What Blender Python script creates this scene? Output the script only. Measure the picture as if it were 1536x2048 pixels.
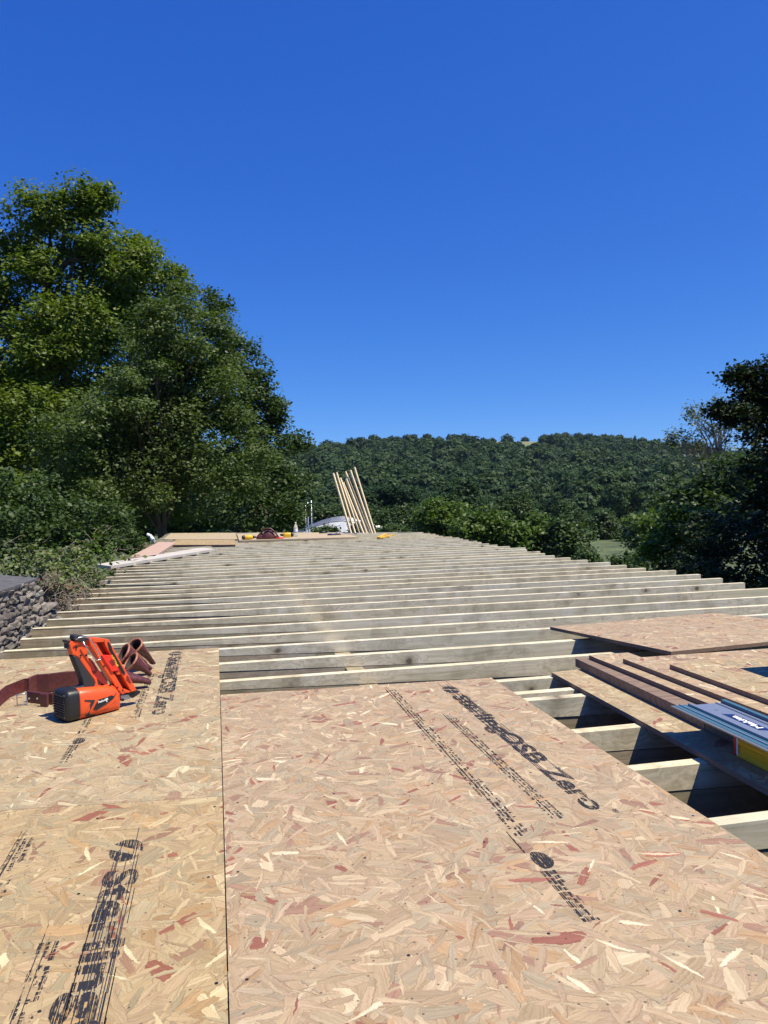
import bpy, bmesh, math, random
import numpy as np
from mathutils import Vector, Matrix
rnd = random.Random(7)
S = bpy.context.scene
COL = S.collection
for o in list(bpy.data.objects): bpy.data.objects.remove(o)
PI = math.pi

# ---------------------------------------------------------------- camera
F, CX, CY = 1545.0, 768.0, 1024.0
HC = 0.855                                   # eye height above the joist tops (z = 0)
R = np.array([[0.97663885, 0.02696944, -0.21318819],
              [-0.2136846, 0.01706948, -0.97675356],
              [-0.02270348, 0.99949051, 0.02243367]])
cam_d = bpy.data.cameras.new('camera'); cam = bpy.data.objects.new('camera', cam_d); COL.objects.link(cam)
cam_d.sensor_fit = 'VERTICAL'; cam_d.sensor_height = 24; cam_d.sensor_width = 18
cam_d.lens = 24 * F / 2048
cam_d.clip_start = 0.05; cam_d.clip_end = 9000
Mx = Matrix([list(R[i]) + [0] for i in range(3)] + [[0, 0, 0, 1]])
u_, s_, vt_ = np.linalg.svd(R); Ro = u_ @ vt_
Mx = Matrix([[Ro[0][0], Ro[0][1], Ro[0][2], 0], [Ro[1][0], Ro[1][1], Ro[1][2], 0], [Ro[2][0], Ro[2][1], Ro[2][2], HC], [0, 0, 0, 1]])
cam.matrix_world = Mx
S.camera = cam
# ---------------------------------------------------------------- world and sun
ELEV, AZ = math.radians(65), math.radians(53)
to_sun = Vector((math.sin(AZ) * math.cos(ELEV), -math.cos(AZ) * math.cos(ELEV), math.sin(ELEV)))
W = bpy.data.worlds.new("World"); S.world = W; W.use_nodes = True
wn = W.node_tree; wn.nodes.clear()
sky = wn.nodes.new('ShaderNodeTexSky'); sky.sky_type = 'NISHITA'; sky.sun_disc = False
sky.sun_elevation = ELEV
sky.sun_rotation = math.atan2(to_sun.x, to_sun.y)
sky.air_density = 0.6; sky.dust_density = 0.3; sky.ozone_density = 10.0; sky.altitude = 200
# one film-like grade of the whole sky: deeper blue, as the phone recorded it
ss = wn.nodes.new('ShaderNodeSeparateColor'); sc = wn.nodes.new('ShaderNodeCombineColor')
wn.links.new(sky.outputs[0], ss.inputs[0])
for i, (gn, pw) in enumerate(((.483, 1.30), (.92, .90), (2.70, .48))):
    a = wn.nodes.new('ShaderNodeMath'); a.operation = 'POWER'; a.inputs[1].default_value = pw
    b = wn.nodes.new('ShaderNodeMath'); b.operation = 'MULTIPLY'; b.inputs[1].default_value = gn
    wn.links.new(ss.outputs[i], a.inputs[0]); wn.links.new(a.outputs[0], b.inputs[0]); wn.links.new(b.outputs[0], sc.inputs[i])
bg = wn.nodes.new('ShaderNodeBackground'); bg.inputs['Strength'].default_value = 0.096
wo = wn.nodes.new('ShaderNodeOutputWorld')
wn.links.new(sc.outputs[0], bg.inputs[0]); wn.links.new(bg.outputs[0], wo.inputs[0])
sl = bpy.data.lights.new('sun', 'SUN'); sl.energy = 5.0; sl.angle = math.radians(0.53); sl.color = (1.0, 0.915, 0.76)
sun = bpy.data.objects.new('sun', sl); COL.objects.link(sun)
sun.rotation_euler = to_sun.to_track_quat('Z', 'Y').to_euler(); sun.location = (20, -20, 40)
S.view_settings.view_transform = 'Standard'; S.view_settings.look = 'None'
S.view_settings.exposure = 0.58; S.view_settings.gamma = 1; S.view_settings.use_curve_mapping = False
S.render.engine = 'CYCLES'
S.cycles.max_bounces = 5; S.cycles.diffuse_bounces = 3; S.cycles.transparent_max_bounces = 8

# ---------------------------------------------------------------- helpers
def at(px, py, D):
    """world point seen at a pixel of the photograph, D metres in front of the camera"""
    p = Ro @ (np.array([px - CX, -(py - CY), -F]) * D / F)
    return Vector((p[0], p[1], p[2] + HC))
def onplane(px, py, z):
    d = Ro @ np.array([px - CX, -(py - CY), -F]); t = (z - HC) / d[2]
    return Vector((d[0] * t, d[1] * t, z))

class MB:
    def __init__(s): s.v = []; s.f = []; s.m = []
    def add(s, vs, fs, m=0):
        b = len(s.v); s.v += [tuple(v) for v in vs]; s.f += [tuple(b + i for i in f) for f in fs]; s.m += [m] * len(fs); return s
    def box(s, x0, x1, y0, y1, z0, z1, m=0, mat=None):
        vs = [(x, y, z) for z in (z0, z1) for y in (y0, y1) for x in (x0, x1)]
        if mat: vs = [tuple(mat @ Vector(v)) for v in vs]
        return s.add(vs, [(0, 2, 3, 1), (4, 5, 7, 6), (0, 1, 5, 4), (2, 6, 7, 3), (0, 4, 6, 2), (1, 3, 7, 5)], m)
    def hull8(s, vs, m=0):      # 4 bottom + 4 top, both counter-clockwise
        return s.add(vs, [(3, 2, 1, 0), (4, 5, 6, 7), (0, 1, 5, 4), (1, 2, 6, 5), (2, 3, 7, 6), (3, 0, 4, 7)], m)
    def prism(s, poly, y0, y1, fn=None, m=0):   # polygon in XZ pushed along Y
        n = len(poly)
        if fn is None: fn = lambda x, y, z: (x, y, z)
        vs = [fn(p[0], y0, p[1]) for p in poly] + [fn(p[0], y1, p[1]) for p in poly]
        fs = [tuple(range(n)), tuple(range(2 * n - 1, n - 1, -1))] + [(i, i + n, (i + 1) % n + n, (i + 1) % n) for i in range(n)]
        return s.add(vs, fs, m)
    def slab(s, poly, z0, z1, m=0):             # polygon in XY pushed along Z
        n = len(poly)
        vs = [(p[0], p[1], z0) for p in poly] + [(p[0], p[1], z1) for p in poly]
        return s.add(vs, [tuple(range(n - 1, -1, -1)), tuple(range(n, 2 * n))] + [(i, (i + 1) % n, (i + 1) % n + n, i + n) for i in range(n)], m)
    def tube(s, pts, rads, seg=8, m=0, caps=True):
        pts = [Vector(p) for p in pts]
        if not hasattr(rads, '__len__'): rads = [rads] * len(pts)
        b = len(s.v); prev = None
        for i, p in enumerate(pts):
            d = (pts[min(i + 1, len(pts) - 1)] - pts[max(i - 1, 0)])
            if d.length < 1e-9: d = Vector((0, 0, 1))
            d.normalize()
            if prev is None:
                a = Vector((0, 0, 1)) if abs(d.z) < .9 else Vector((1, 0, 0))
                x = d.cross(a).normalized()
            else:
                x = (prev - d * prev.dot(d)).normalized()
            prev = x; y = d.cross(x)
            for k in range(seg):
                t = 2 * PI * k / seg; s.v.append(tuple(p + (x * math.cos(t) + y * math.sin(t)) * rads[i]))
        for i in range(len(pts) - 1):
            for k in range(seg):
                a = b + i * seg + k; c = b + i * seg + (k + 1) % seg
                s.f.append((a, c, c + seg, a + seg)); s.m.append(m)
        if caps:
            s.f.append(tuple(b + k for k in range(seg - 1, -1, -1))); s.m.append(m)
            e = b + (len(pts) - 1) * seg; s.f.append(tuple(e + k for k in range(seg))); s.m.append(m)
        return s
    def rings(s, rings, m=0, caps=(True, True)):
        b = len(s.v); n = len(rings[0])
        for r in rings: s.v += [tuple(p) for p in r]
        for i in range(len(rings) - 1):
            for k in range(n):
                a = b + i * n + k; c = b + i * n + (k + 1) % n
                s.f.append((a, c, c + n, a + n)); s.m.append(m)
        if caps[0]: s.f.append(tuple(b + k for k in range(n - 1, -1, -1))); s.m.append(m)
        if caps[1]: s.f.append(tuple(b + (len(rings) - 1) * n + k for k in range(n))); s.m.append(m)
        return s
    def mesh(s, name, mats, smooth=False):
        me = bpy.data.meshes.new(name); me.from_pydata(s.v, [], s.f)
        for x in (mats if isinstance(mats, (list, tuple)) else [mats]): me.materials.append(x)
        if any(s.m): me.polygons.foreach_set('material_index', s.m)
        bm = bmesh.new(); bm.from_mesh(me); bmesh.ops.recalc_face_normals(bm, faces=bm.faces); bm.to_mesh(me); bm.free()
        if smooth: me.polygons.foreach_set('use_smooth', [True] * len(me.polygons))
        return me
def link(name, me, parent=None, loc=None, bevel=0, sharp=None):
    o = bpy.data.objects.new(name, me); COL.objects.link(o)
    if parent: o.parent = parent
    if loc is not None: o.location = loc
    if bevel:
        b = o.modifiers.new('bevel', 'BEVEL'); b.width = bevel; b.segments = 2; b.limit_method = 'ANGLE'; b.angle_limit = math.radians(35)
    if sharp is not None and me is not None:
        try: me.set_sharp_from_angle(angle=math.radians(sharp))
        except Exception: pass
    return o
def part(name, mb, mat, parent, smooth=False, bevel=0, label=None, sharp=None):
    o = link(name, mb.mesh(name, mat, smooth), parent, bevel=bevel, sharp=sharp)
    if label: o['label'] = label
    return o
def tag(o, label, cat, group=None, kind=None):
    if label: o['label'] = label
    if cat: o['category'] = cat
    if group: o['group'] = group
    if kind: o['kind'] = kind
    return o
def thing(name, label, cat, loc=(0, 0, 0), rz=0, group=None):
    o = bpy.data.objects.new(name, None); COL.objects.link(o); o.location = loc; o.rotation_euler = (0, 0, rz)
    o.empty_display_size = .1
    return tag(o, label, cat, group)
def struct(o): o['kind'] = 'structure'; return o

# node helper
class NT:
    def __init__(s, name):
        s.mat = bpy.data.materials.new(name); s.mat.use_nodes = True; s.t = s.mat.node_tree; s.t.nodes.clear()
        s.out = s.t.nodes.new('ShaderNodeOutputMaterial')
        s.bsdf = s.t.nodes.new('ShaderNodeBsdfPrincipled'); s.t.links.new(s.bsdf.outputs[0], s.out.inputs[0])
    def n(s, typ, props=None, **ins):
        nd = s.t.nodes.new(typ)
        for k, v in (props or {}).items(): setattr(nd, k, v)
        for k, v in ins.items():
            key = int(k[1:]) if (k[0] == 'i' and k[1:].isdigit()) else k.replace('_', ' ')
            s.set(nd.inputs[key], v)
        return nd
    def set(s, inp, v):
        if isinstance(v, bpy.types.NodeSocket): s.t.links.new(v, inp)
        elif isinstance(v, bpy.types.Node): s.t.links.new(v.outputs[0], inp)
        else:
            if hasattr(inp.default_value, '__len__') and hasattr(v, '__len__') and len(inp.default_value) == 4 and len(v) == 3: v = (*v, 1)
            inp.default_value = v
    def math(s, op, a, b=None, c=None):
        nd = s.t.nodes.new('ShaderNodeMath'); nd.operation = op; s.set(nd.inputs[0], a)
        if b is not None: s.set(nd.inputs[1], b)
        if c is not None: s.set(nd.inputs[2], c)
        return nd.outputs[0]
    def vmath(s, op, a, b=None, scale=None):
        nd = s.t.nodes.new('ShaderNodeVectorMath'); nd.operation = op; s.set(nd.inputs[0], a)
        if b is not None: s.set(nd.inputs[1], b)
        if scale is not None: s.set(nd.inputs['Scale'], scale)
        return nd.outputs[0]
    def mix(s, fac, a, b, blend='MIX'):
        nd = s.t.nodes.new('ShaderNodeMix'); nd.data_type = 'RGBA'; nd.blend_type = blend
        s.set(nd.inputs[0], fac); s.set(nd.inputs[6], a); s.set(nd.inputs[7], b); return nd.outputs[2]
    def ramp(s, fac, stops, interp='LINEAR'):
        nd = s.t.nodes.new('ShaderNodeValToRGB'); nd.color_ramp.interpolation = interp; cr = nd.color_ramp
        while len(cr.elements) < len(stops): cr.elements.new(0.5)
        for e, (p, c) in zip(cr.elements, stops):
            e.position = p; e.color = (*c, 1) if hasattr(c, '__len__') else (c, c, c, 1)
        s.set(nd.inputs[0], fac); return nd.outputs[0]
    def noise(s, vec, scale, detail=4, rough=.55, dim='3D', dist=0):
        nd = s.n('ShaderNodeTexNoise', {'noise_dimensions': dim}, Scale=scale, Detail=detail, Roughness=rough, Distortion=dist)
        s.set(nd.inputs['Vector'], vec); return nd.outputs[0]
    def bump(s, h, strength=.4, dist=.002):
        nd = s.n('ShaderNodeBump', None, Strength=strength, Distance=dist, Height=h); s.set(s.bsdf.inputs['Normal'], nd); return nd
    def B(s, **k):
        for a, v in k.items(): s.set(s.bsdf.inputs[a.replace('_', ' ')], v)
        return s.mat

def plain(name, col, rough=.6, metal=0, noise=.12, scale=40, bump=0.0):
    t = NT(name); tc = t.n('ShaderNodeTexCoord'); nz = t.noise(tc.outputs['Object'], scale, 4)
    c = t.mix(t.math('MULTIPLY', nz, 1.0), [x * (1 - noise * 1.6) for x in col], [min(1, x * (1 + noise * 1.6)) for x in col])
    t.B(Base_Color=c, Roughness=t.math('MULTIPLY_ADD', nz, .16, rough - .08), Metallic=metal)
    if bump: t.bump(nz, bump, .001)
    return t.mat

def osb(name, tone=(1, 1, 1), yellow=0.0):
    """strand board: seven layers of overlapping oriented flakes"""
    t = NT(name); tc = t.n('ShaderNodeTexCoord'); oi = t.n('ShaderNodeObjectInfo')
    base = t.vmath('ADD', tc.outputs['Object'], t.vmath('SCALE', (1, 1.7, 0), scale=t.math('MULTIPLY', oi.outputs['Random'], 37.0)))
    wz = t.n('ShaderNodeTexNoise', {'noise_dimensions': '2D'}, Scale=9.0, Detail=2.0); t.set(wz.inputs['Vector'], base)
    wob = t.vmath('SCALE', t.vmath('SUBTRACT', wz.outputs[1], (.5, .5, .5)), scale=.02)
    P = t.vmath('ADD', base, wob)
    P = t.vmath('MULTIPLY', P, (1, 1, 0))
    cur = None; edge = None
    w2 = t.n('ShaderNodeTexNoise', {'noise_dimensions': '2D'}, Scale=110.0, Detail=3.0); t.set(w2.inputs['Vector'], base)
    P = t.vmath('ADD', P, t.vmath('SCALE', t.vmath('SUBTRACT', w2.outputs[1], (.5, .5, .5)), scale=.0075))
    layers = [(8, .09, .030, 0), (9, .08, .025, 3.1), (9, .08, .020, 7.7), (10, .075, .015, 11.3), (12, .065, .011, 17.9), (15, .05, .007, 23.3), (11, .065, .016, 29.9), (13, .06, .0085, 33.3), (14, .05, .006, 37.1), (14, .055, .0048, 41.7)]
    fib = t.noise(t.vmath('MULTIPLY', base, (220, 60, 1)), 1.0, 2)
    for (sc_, L, Wd, off) in layers:
        Pk = t.vmath('ADD', P, (off, off * 1.3, 0))
        vo = t.n('ShaderNodeTexVoronoi', {'voronoi_dimensions': '2D', 'feature': 'F1'}, Scale=float(sc_), Randomness=1.0); t.set(vo.inputs['Vector'], Pk)
        sp = t.n('ShaderNodeSeparateColor'); t.set(sp.inputs[0], vo.outputs['Color'])
        d = t.vmath('SUBTRACT', Pk, vo.outputs['Position'])
        rot = t.n('ShaderNodeVectorRotate', {'rotation_type': 'Z_AXIS'}); t.set(rot.inputs['Vector'], d); rot.inputs['Center'].default_value = (0, 0, 0)
        t.set(rot.inputs['Angle'], t.math('MULTIPLY_ADD', sp.outputs[0], 3.1, -.1))
        xyz = t.n('ShaderNodeSeparateXYZ'); t.set(xyz.inputs[0], rot.outputs[0])
        ax = t.math('ABSOLUTE', xyz.outputs[0])
        ay = t.math('ABSOLUTE', t.math('MULTIPLY_ADD', xyz.outputs[0], t.math('MULTIPLY_ADD', sp.outputs[2], .3, -.15), xyz.outputs[1]))
        eL = t.math('SUBTRACT', t.math('MULTIPLY_ADD', sp.outputs[1], L * .9, L * .5), t.math('MULTIPLY_ADD', ay, .7, ax))
        eW = t.math('SUBTRACT', t.math('MULTIPLY_ADD', sp.outputs[2], Wd * 1.2, Wd * .35), t.math('MULTIPLY_ADD', ax, .1, ay))
        e = t.math('MINIMUM', eL, eW)
        m = t.math('GREATER_THAN', e, 0.0)
        rr = t.math('FRACT', t.math('MULTIPLY_ADD', sp.outputs[0], 17.3, off * 1.37))
        if off in (0, 3.1): rr = t.math('MULTIPLY_ADD', rr, .8, .1)
        if off == 41.7:
            m = t.math('MULTIPLY', m, t.math('GREATER_THAN', sp.outputs[1], .35)); rr = t.math('MULTIPLY_ADD', rr, .13, .87)
        vec = t.n('ShaderNodeCombineXYZ'); t.set(vec.inputs[0], xyz.outputs[0]); t.set(vec.inputs[1], xyz.outputs[1]); t.set(vec.inputs[2], rr)
        # gap shadow along one side of a flake, painted in as a dark hairline
        side = t.math('MULTIPLY', t.math('LESS_THAN', e, .0016), t.math('GREATER_THAN', t.math('MULTIPLY', xyz.outputs[1], t.math('SUBTRACT', rr, .5)), 0.0))
        cur = vec.outputs[0] if cur is None else t.mix(m, cur, vec.outputs[0])
        edge = t.mix(m, (0, 0, 0), side) if edge is None else t.mix(m, edge, side)
    x2 = t.n('ShaderNodeSeparateXYZ'); t.set(x2.inputs[0], cur); rv = x2.outputs[2]
    col = t.ramp(rv, [(0, (.27, .11, .075)), (.028, (.275, .17, .12)), (.07, (.365, .25, .145)), (.16, (.355, .27, .18)), (.38, (.325, .27, .192)), (.54, (.365, .275, .192)), (.72, (.35, .27, .175)), (.85, (.40, .32, .22)), (.95, (.47, .39, .275)), (.985, (.60, .52, .39))], 'CONSTANT')
    rv2 = t.math('FRACT', t.math('MULTIPLY', rv, 53.7))
    col = t.mix(rv2, t.mix(1.0, col, (.84, .83, .81), 'MULTIPLY'), t.mix(1.0, col, (1.13, 1.12, 1.10), 'MULTIPLY'))
    gv = t.n('ShaderNodeCombineXYZ'); t.set(gv.inputs[0], t.math('MULTIPLY', x2.outputs[0], 9.0)); t.set(gv.inputs[1], t.math('MULTIPLY', x2.outputs[1], 260.0)); t.set(gv.inputs[2], t.math('MULTIPLY', rv, 91.0))
    g = t.noise(gv, 1.0, 3, .6, dist=.6)
    big = t.noise(base, 1.3, 3)
    mott = t.noise(base, 24, 4, .65)
    fine = t.noise(base, 300, 2)
    col = t.mix(t.ramp(g, [(.28, 0), (.72, 1)]), t.mix(1.0, col, (.74, .69, .62), 'MULTIPLY'), t.mix(1.0, col, (1.14, 1.16, 1.18), 'MULTIPLY'))
    col = t.mix(1.0, col, t.mix(big, (.93 * tone[0], .92 * tone[1], .90 * tone[2]), (1.06 * tone[0], 1.06 * tone[1], 1.06 * tone[2])), 'MULTIPLY')
    col = t.mix(t.math('MULTIPLY', fib, .35), col, t.mix(1.0, col, (.82, .80, .77), 'MULTIPLY'))
    col = t.mix(t.math('MULTIPLY', mott, .55), col, t.mix(1.0, col, (.84, .86, .88), 'MULTIPLY'))
    col = t.mix(t.math('MULTIPLY', edge, .42), col, (.13, .08, .05))
    dots = t.n('ShaderNodeTexVoronoi', {'voronoi_dimensions': '2D'}, Scale=14.0); t.set(dots.inputs['Vector'], base)
    dm = t.math('LESS_THAN', dots.outputs['Distance'], .035)
    col = t.mix(t.math('MULTIPLY', dm, .7), col, (.05, .03, .02))
    t.B(Base_Color=col, Roughness=t.math('MULTIPLY_ADD', rv, .2, .58))
    h = t.math('ADD', t.math('MULTIPLY', t.math('FRACT', t.math('MULTIPLY', rv, 7.3)), .7), t.math('ADD', t.math('MULTIPLY', g, .3), t.math('MULTIPLY', fine, .12)))
    t.bump(h, .55, .0009)
    return t.mat

def timber(name, lo, hi, green=(.30, .33, .22), gfac=.35, knots=True, edge=None):
    """sawn softwood, grain along X of the object"""
    t = NT(name); tc = t.n('ShaderNodeTexCoord'); oi = t.n('ShaderNodeObjectInfo')
    off = t.vmath('SCALE', (1, .37, .71), scale=t.math('MULTIPLY', oi.outputs['Random'], 53.0))
    P = t.vmath('ADD', tc.outputs['Object'], off)
    warp = t.noise(t.vmath('MULTIPLY', P, (1.6, 6, 6)), 1.0, 2)
    kv = t.n('ShaderNodeTexVoronoi', {'voronoi_dimensions': '3D'}, Scale=1.0); t.set(kv.inputs['Vector'], t.vmath('MULTIPLY', P, (4.2, 0, 5)))
    ks = t.n('ShaderNodeSeparateColor'); t.set(ks.inputs[0], kv.outputs['Color'])
    wz = t.noise(t.vmath('MULTIPLY', P, (30, 30, 30)), 1.0, 2)
    kd = t.math('DIVIDE', t.math('MULTIPLY', kv.outputs['Distance'], t.math('MULTIPLY_ADD', wz, .7, .65)), t.math('MULTIPLY_ADD', t.math('POWER', ks.outputs[0], 1.3), 1.05, .2))
    swirl = t.ramp(kd, [(.08, 1), (.9, 0)])
    Pw = t.vmath('ADD', t.vmath('MULTIPLY', P, (1.3, 75, 75)), t.vmath('SCALE', (0, 1, 1), scale=t.math('ADD', t.math('MULTIPLY', warp, 7.0), t.math('MULTIPLY', swirl, 6.0 if knots else 0.0))))
    g = t.noise(Pw, 1.0, 3, .55)
    fineg = t.noise(t.vmath('MULTIPLY', P, (6, 300, 300)), 1.0, 2)
    blot = t.noise(t.vmath('MULTIPLY', P, (2.6, 5, 7)), 1.0, 3)
    c = t.mix(t.ramp(g, [(.33, 0), (.62, 1)]), lo, hi)
    c = t.mix(t.math('MULTIPLY', t.ramp(blot, [(.42, 0), (.62, 1)]), gfac), c, green)
    c = t.mix(t.math('MULTIPLY', oi.outputs['Random'], .55), c, t.mix(1.0, c, (.82, .80, .76), 'MULTIPLY'))
    c = t.mix(t.math('FRACT', t.math('MULTIPLY', oi.outputs['Random'], 7.7)), c, t.mix(1.0, c, (1.04, .98, .86), 'MULTIPLY'))
    c = t.mix(t.math('MULTIPLY', fineg, .5), c, t.mix(1.0, c, (.80, .78, .74), 'MULTIPLY'))
    if knots:
        st = t.ramp(t.noise(t.vmath('MULTIPLY', P, (7, 1.5, 4)), 1.0, 4, .6), [(.5, 0), (.68, 1)])
        c = t.mix(t.math('MULTIPLY', st, .55), c, t.mix(1.0, c, (.52, .50, .46), 'MULTIPLY'))
        lt = t.ramp(t.noise(t.vmath('MULTIPLY', P, (5, 2, 3)), 1.0, 3), [(.3, 1), (.42, 0)])
        c = t.mix(t.math('MULTIPLY', lt, .35), c, (.74, .71, .62))
        c = t.mix(t.math('MULTIPLY', t.ramp(kd, [(.12, 1), (.42, 0)]), .55), c, t.mix(1.0, c, (.45, .40, .33), 'MULTIPLY'))
        c = t.mix(t.math('MULTIPLY', t.ramp(kd, [(.07, 1), (.13, 0)]), .85), c, (.075, .05, .032))
    t.B(Base_Color=c, Roughness=.72); t.bump(t.math('ADD', g, t.math('MULTIPLY', fineg, .4)), .25, .001)
    return t.mat

def leafmat(name, c1, c2, trans=.3, gloss=.25, inst=False):
    t = NT(name); ge = t.n('ShaderNodeNewGeometry')
    nz = t.noise(ge.outputs['Position'], 1.1, 2)
    oi = t.n('ShaderNodeObjectInfo')
    f = t.math('ADD', t.math('MULTIPLY', ge.outputs['Random Per Island'], .6), t.math('MULTIPLY', nz, .45))
    if inst: f = t.math('ADD', t.math('MULTIPLY', f, .45), t.math('MULTIPLY', oi.outputs['Random'], .65))
    c = t.mix(f, c1, c2)
    t.B(Base_Color=c, Roughness=.5); t.bsdf.inputs['Specular IOR Level'].default_value = gloss
    tr = t.n('ShaderNodeBsdfTranslucent'); t.set(tr.inputs[0], t.mix(1.0, c, (1.3, 1.5, .5), 'MULTIPLY'))
    ms = t.n('ShaderNodeMixShader'); ms.inputs[0].default_value = trans
    t.t.links.new(t.bsdf.outputs[0], ms.inputs[1]); t.t.links.new(tr.outputs[0], ms.inputs[2]); t.t.links.new(ms.outputs[0], t.out.inputs[0])
    return t.mat

M = {}
M['osb'] = osb('strand_board', (1.07, 1.10, 1.0)); M['osb_y'] = osb('strand_board_yellow', (1.08, 1.06, .87)); M['osb_p'] = osb('strand_board_pink', (1.08, 1.06, 1.02))
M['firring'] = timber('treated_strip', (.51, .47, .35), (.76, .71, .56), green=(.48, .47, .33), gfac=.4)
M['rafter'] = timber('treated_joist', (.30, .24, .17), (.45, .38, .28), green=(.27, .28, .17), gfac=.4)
M['batten'] = timber('raw_batten', (.55, .47, .33), (.72, .64, .48), gfac=0, knots=False)
M['pinkboard'] = timber('weathered_pink_board', (.40, .27, .22), (.55, .40, .34), gfac=0, knots=False)
M['whiteboard'] = timber('pale_primed_board', (.44, .39, .36), (.54, .48, .45), green=(.55, .68, .62), gfac=.35, knots=False)
M['farboard'] = timber('weathered_far_board', (.34, .28, .20), (.46, .39, .28), gfac=0, knots=False)
M['darkwood'] = timber('dark_edge_board', (.14, .10, .075), (.24, .175, .135), gfac=0, knots=False)
M['edge'] = plain('strand_board_edge', (.20, .135, .095), .85, noise=.3, scale=120, bump=.5)
M['orange'] = plain('orange_plastic', (.72, .085, .018), .38, noise=.06)
M['red'] = plain('red_plastic', (.75, .035, .02), .35, noise=.06)
M['dkred'] = plain('dark_red_inner_plastic', (.22, .015, .012), .5, noise=.1)
M['black'] = plain('black_plastic', (.012, .013, .015), .45, noise=.2, scale=90)
M['grip'] = plain('black_rubber', (.022, .024, .028), .65, noise=.2, scale=200, bump=.2)
M['steel'] = plain('bright_steel', (.62, .62, .62), .25, 1, noise=.05)
M['zinc'] = plain('zinc_metal', (.42, .43, .45), .4, .9, noise=.1)
M['white'] = plain('white_print', (.8, .8, .8), .5, noise=.03)
M['yellowprint'] = plain('yellow_print', (.8, .5, .03), .5, noise=.03)
M['yellow'] = plain('yellow_plastic', (.72, .42, .015), .4, noise=.06)
M['leather'] = plain('maroon_leather', (.085, .022, .022), .42, noise=.4, scale=60, bump=.35)
M['tan'] = plain('tan_leather_lip', (.32, .13, .07), .5, noise=.3, scale=80, bump=.3)
M['leathin'] = plain('dark_leather_inside', (.03, .014, .012), .8, noise=.3)
M['alu'] = plain('anodised_blue_rail', (.23, .27, .35), .36, .4, noise=.05, scale=300)
M['alublue'] = plain('blue_rail_strip', (.06, .15, .21), .4, .2, noise=.08, scale=200)
M['alugrey'] = plain('grey_rail_edge', (.30, .31, .30), .4, .7, noise=.1, scale=200)
M['navy'] = plain('navy_label', (.008, .02, .10), .4, noise=.05)
M['levely'] = plain('yellow_level_metal', (.92, .50, .012), .35, noise=.06)
M['slate'] = plain('dark_coping', (.085, .083, .085), .85, noise=.55, scale=16, bump=.5)
M['stone'] = None
M['mortar'] = plain('earthy_mortar', (.12, .105, .09), .95, noise=.5, scale=30, bump=1.0)
M['bark'] = plain('bark', (.085, .065, .048), .9, noise=.5, scale=8, bump=1.0)
M['paleb'] = plain('pale_twig_bark', (.22, .18, .14), .85, noise=.4, scale=20)
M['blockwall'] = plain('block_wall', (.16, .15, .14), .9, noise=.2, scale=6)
M['dullsheet'] = plain('weathered_sheeting', (.36, .38, .40), .6, noise=.25, scale=2)
M['whitesheet'] = plain('white_sheeting', (.72, .74, .76), .5, noise=.08, scale=5)
M['roofslate'] = plain('farm_roof', (.10, .10, .11), .8, noise=.2)
M['render'] = plain('pale_render', (.50, .47, .42), .85, noise=.1)
M['glassdark'] = plain('dark_pane', (.02, .025, .03), .15, noise=.1)

def stone_mat():
    t = NT('rubble_stone'); tc = t.n('ShaderNodeTexCoord'); oi = t.n('ShaderNodeObjectInfo')
    nz = t.noise(tc.outputs['Object'], 45, 5); b = t.noise(tc.outputs['Object'], 12, 3)
    c = t.ramp(oi.outputs['Random'], [(0, (.13, .115, .10)), (.3, (.20, .175, .15)), (.55, (.265, .23, .20)), (.8, (.215, .175, .155)), (1, (.40, .38, .34))])
    c = t.mix(nz, t.mix(1.0, c, (.55, .55, .55), 'MULTIPLY'), t.mix(1.0, c, (1.35, 1.35, 1.3), 'MULTIPLY'))
    c = t.mix(t.math('MULTIPLY', t.ramp(b, [(.55, 0), (.7, 1)]), .5), c, (.32, .33, .29))
    t.B(Base_Color=c, Roughness=.92); t.bump(nz, .8, .006); return t.mat
M['stone'] = stone_mat()

def ink_mat():
    """inkjet print broken into fine scratchy lines running along the text"""
    t = NT('black_board_ink'); tc = t.n('ShaderNodeTexCoord')
    P = tc.outputs['Object']
    a = t.noise(t.vmath('MULTIPLY', P, (6, 520, 1)), 1.0, 1, .4)
    b = t.noise(t.vmath('MULTIPLY', P, (60, 160, 1)), 1.0, 3, .6)
    m = t.math('GREATER_THAN', t.math('ADD', a, t.math('MULTIPLY', b, .55)), .705)
    t.B(Base_Color=(.012, .011, .014), Roughness=.9)
    tr = t.n('ShaderNodeBsdfTransparent'); ms = t.n('ShaderNodeMixShader')
    t.set(ms.inputs[0], m); t.t.links.new(tr.outputs[0], ms.inputs[1]); t.t.links.new(t.bsdf.outputs[0], ms.inputs[2]); t.t.links.new(ms.outputs[0], t.out.inputs[0])
    return t.mat
M['ink'] = ink_mat()
M['inksolid'] = plain('black_ink', (.016, .016, .026), .7)

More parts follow.
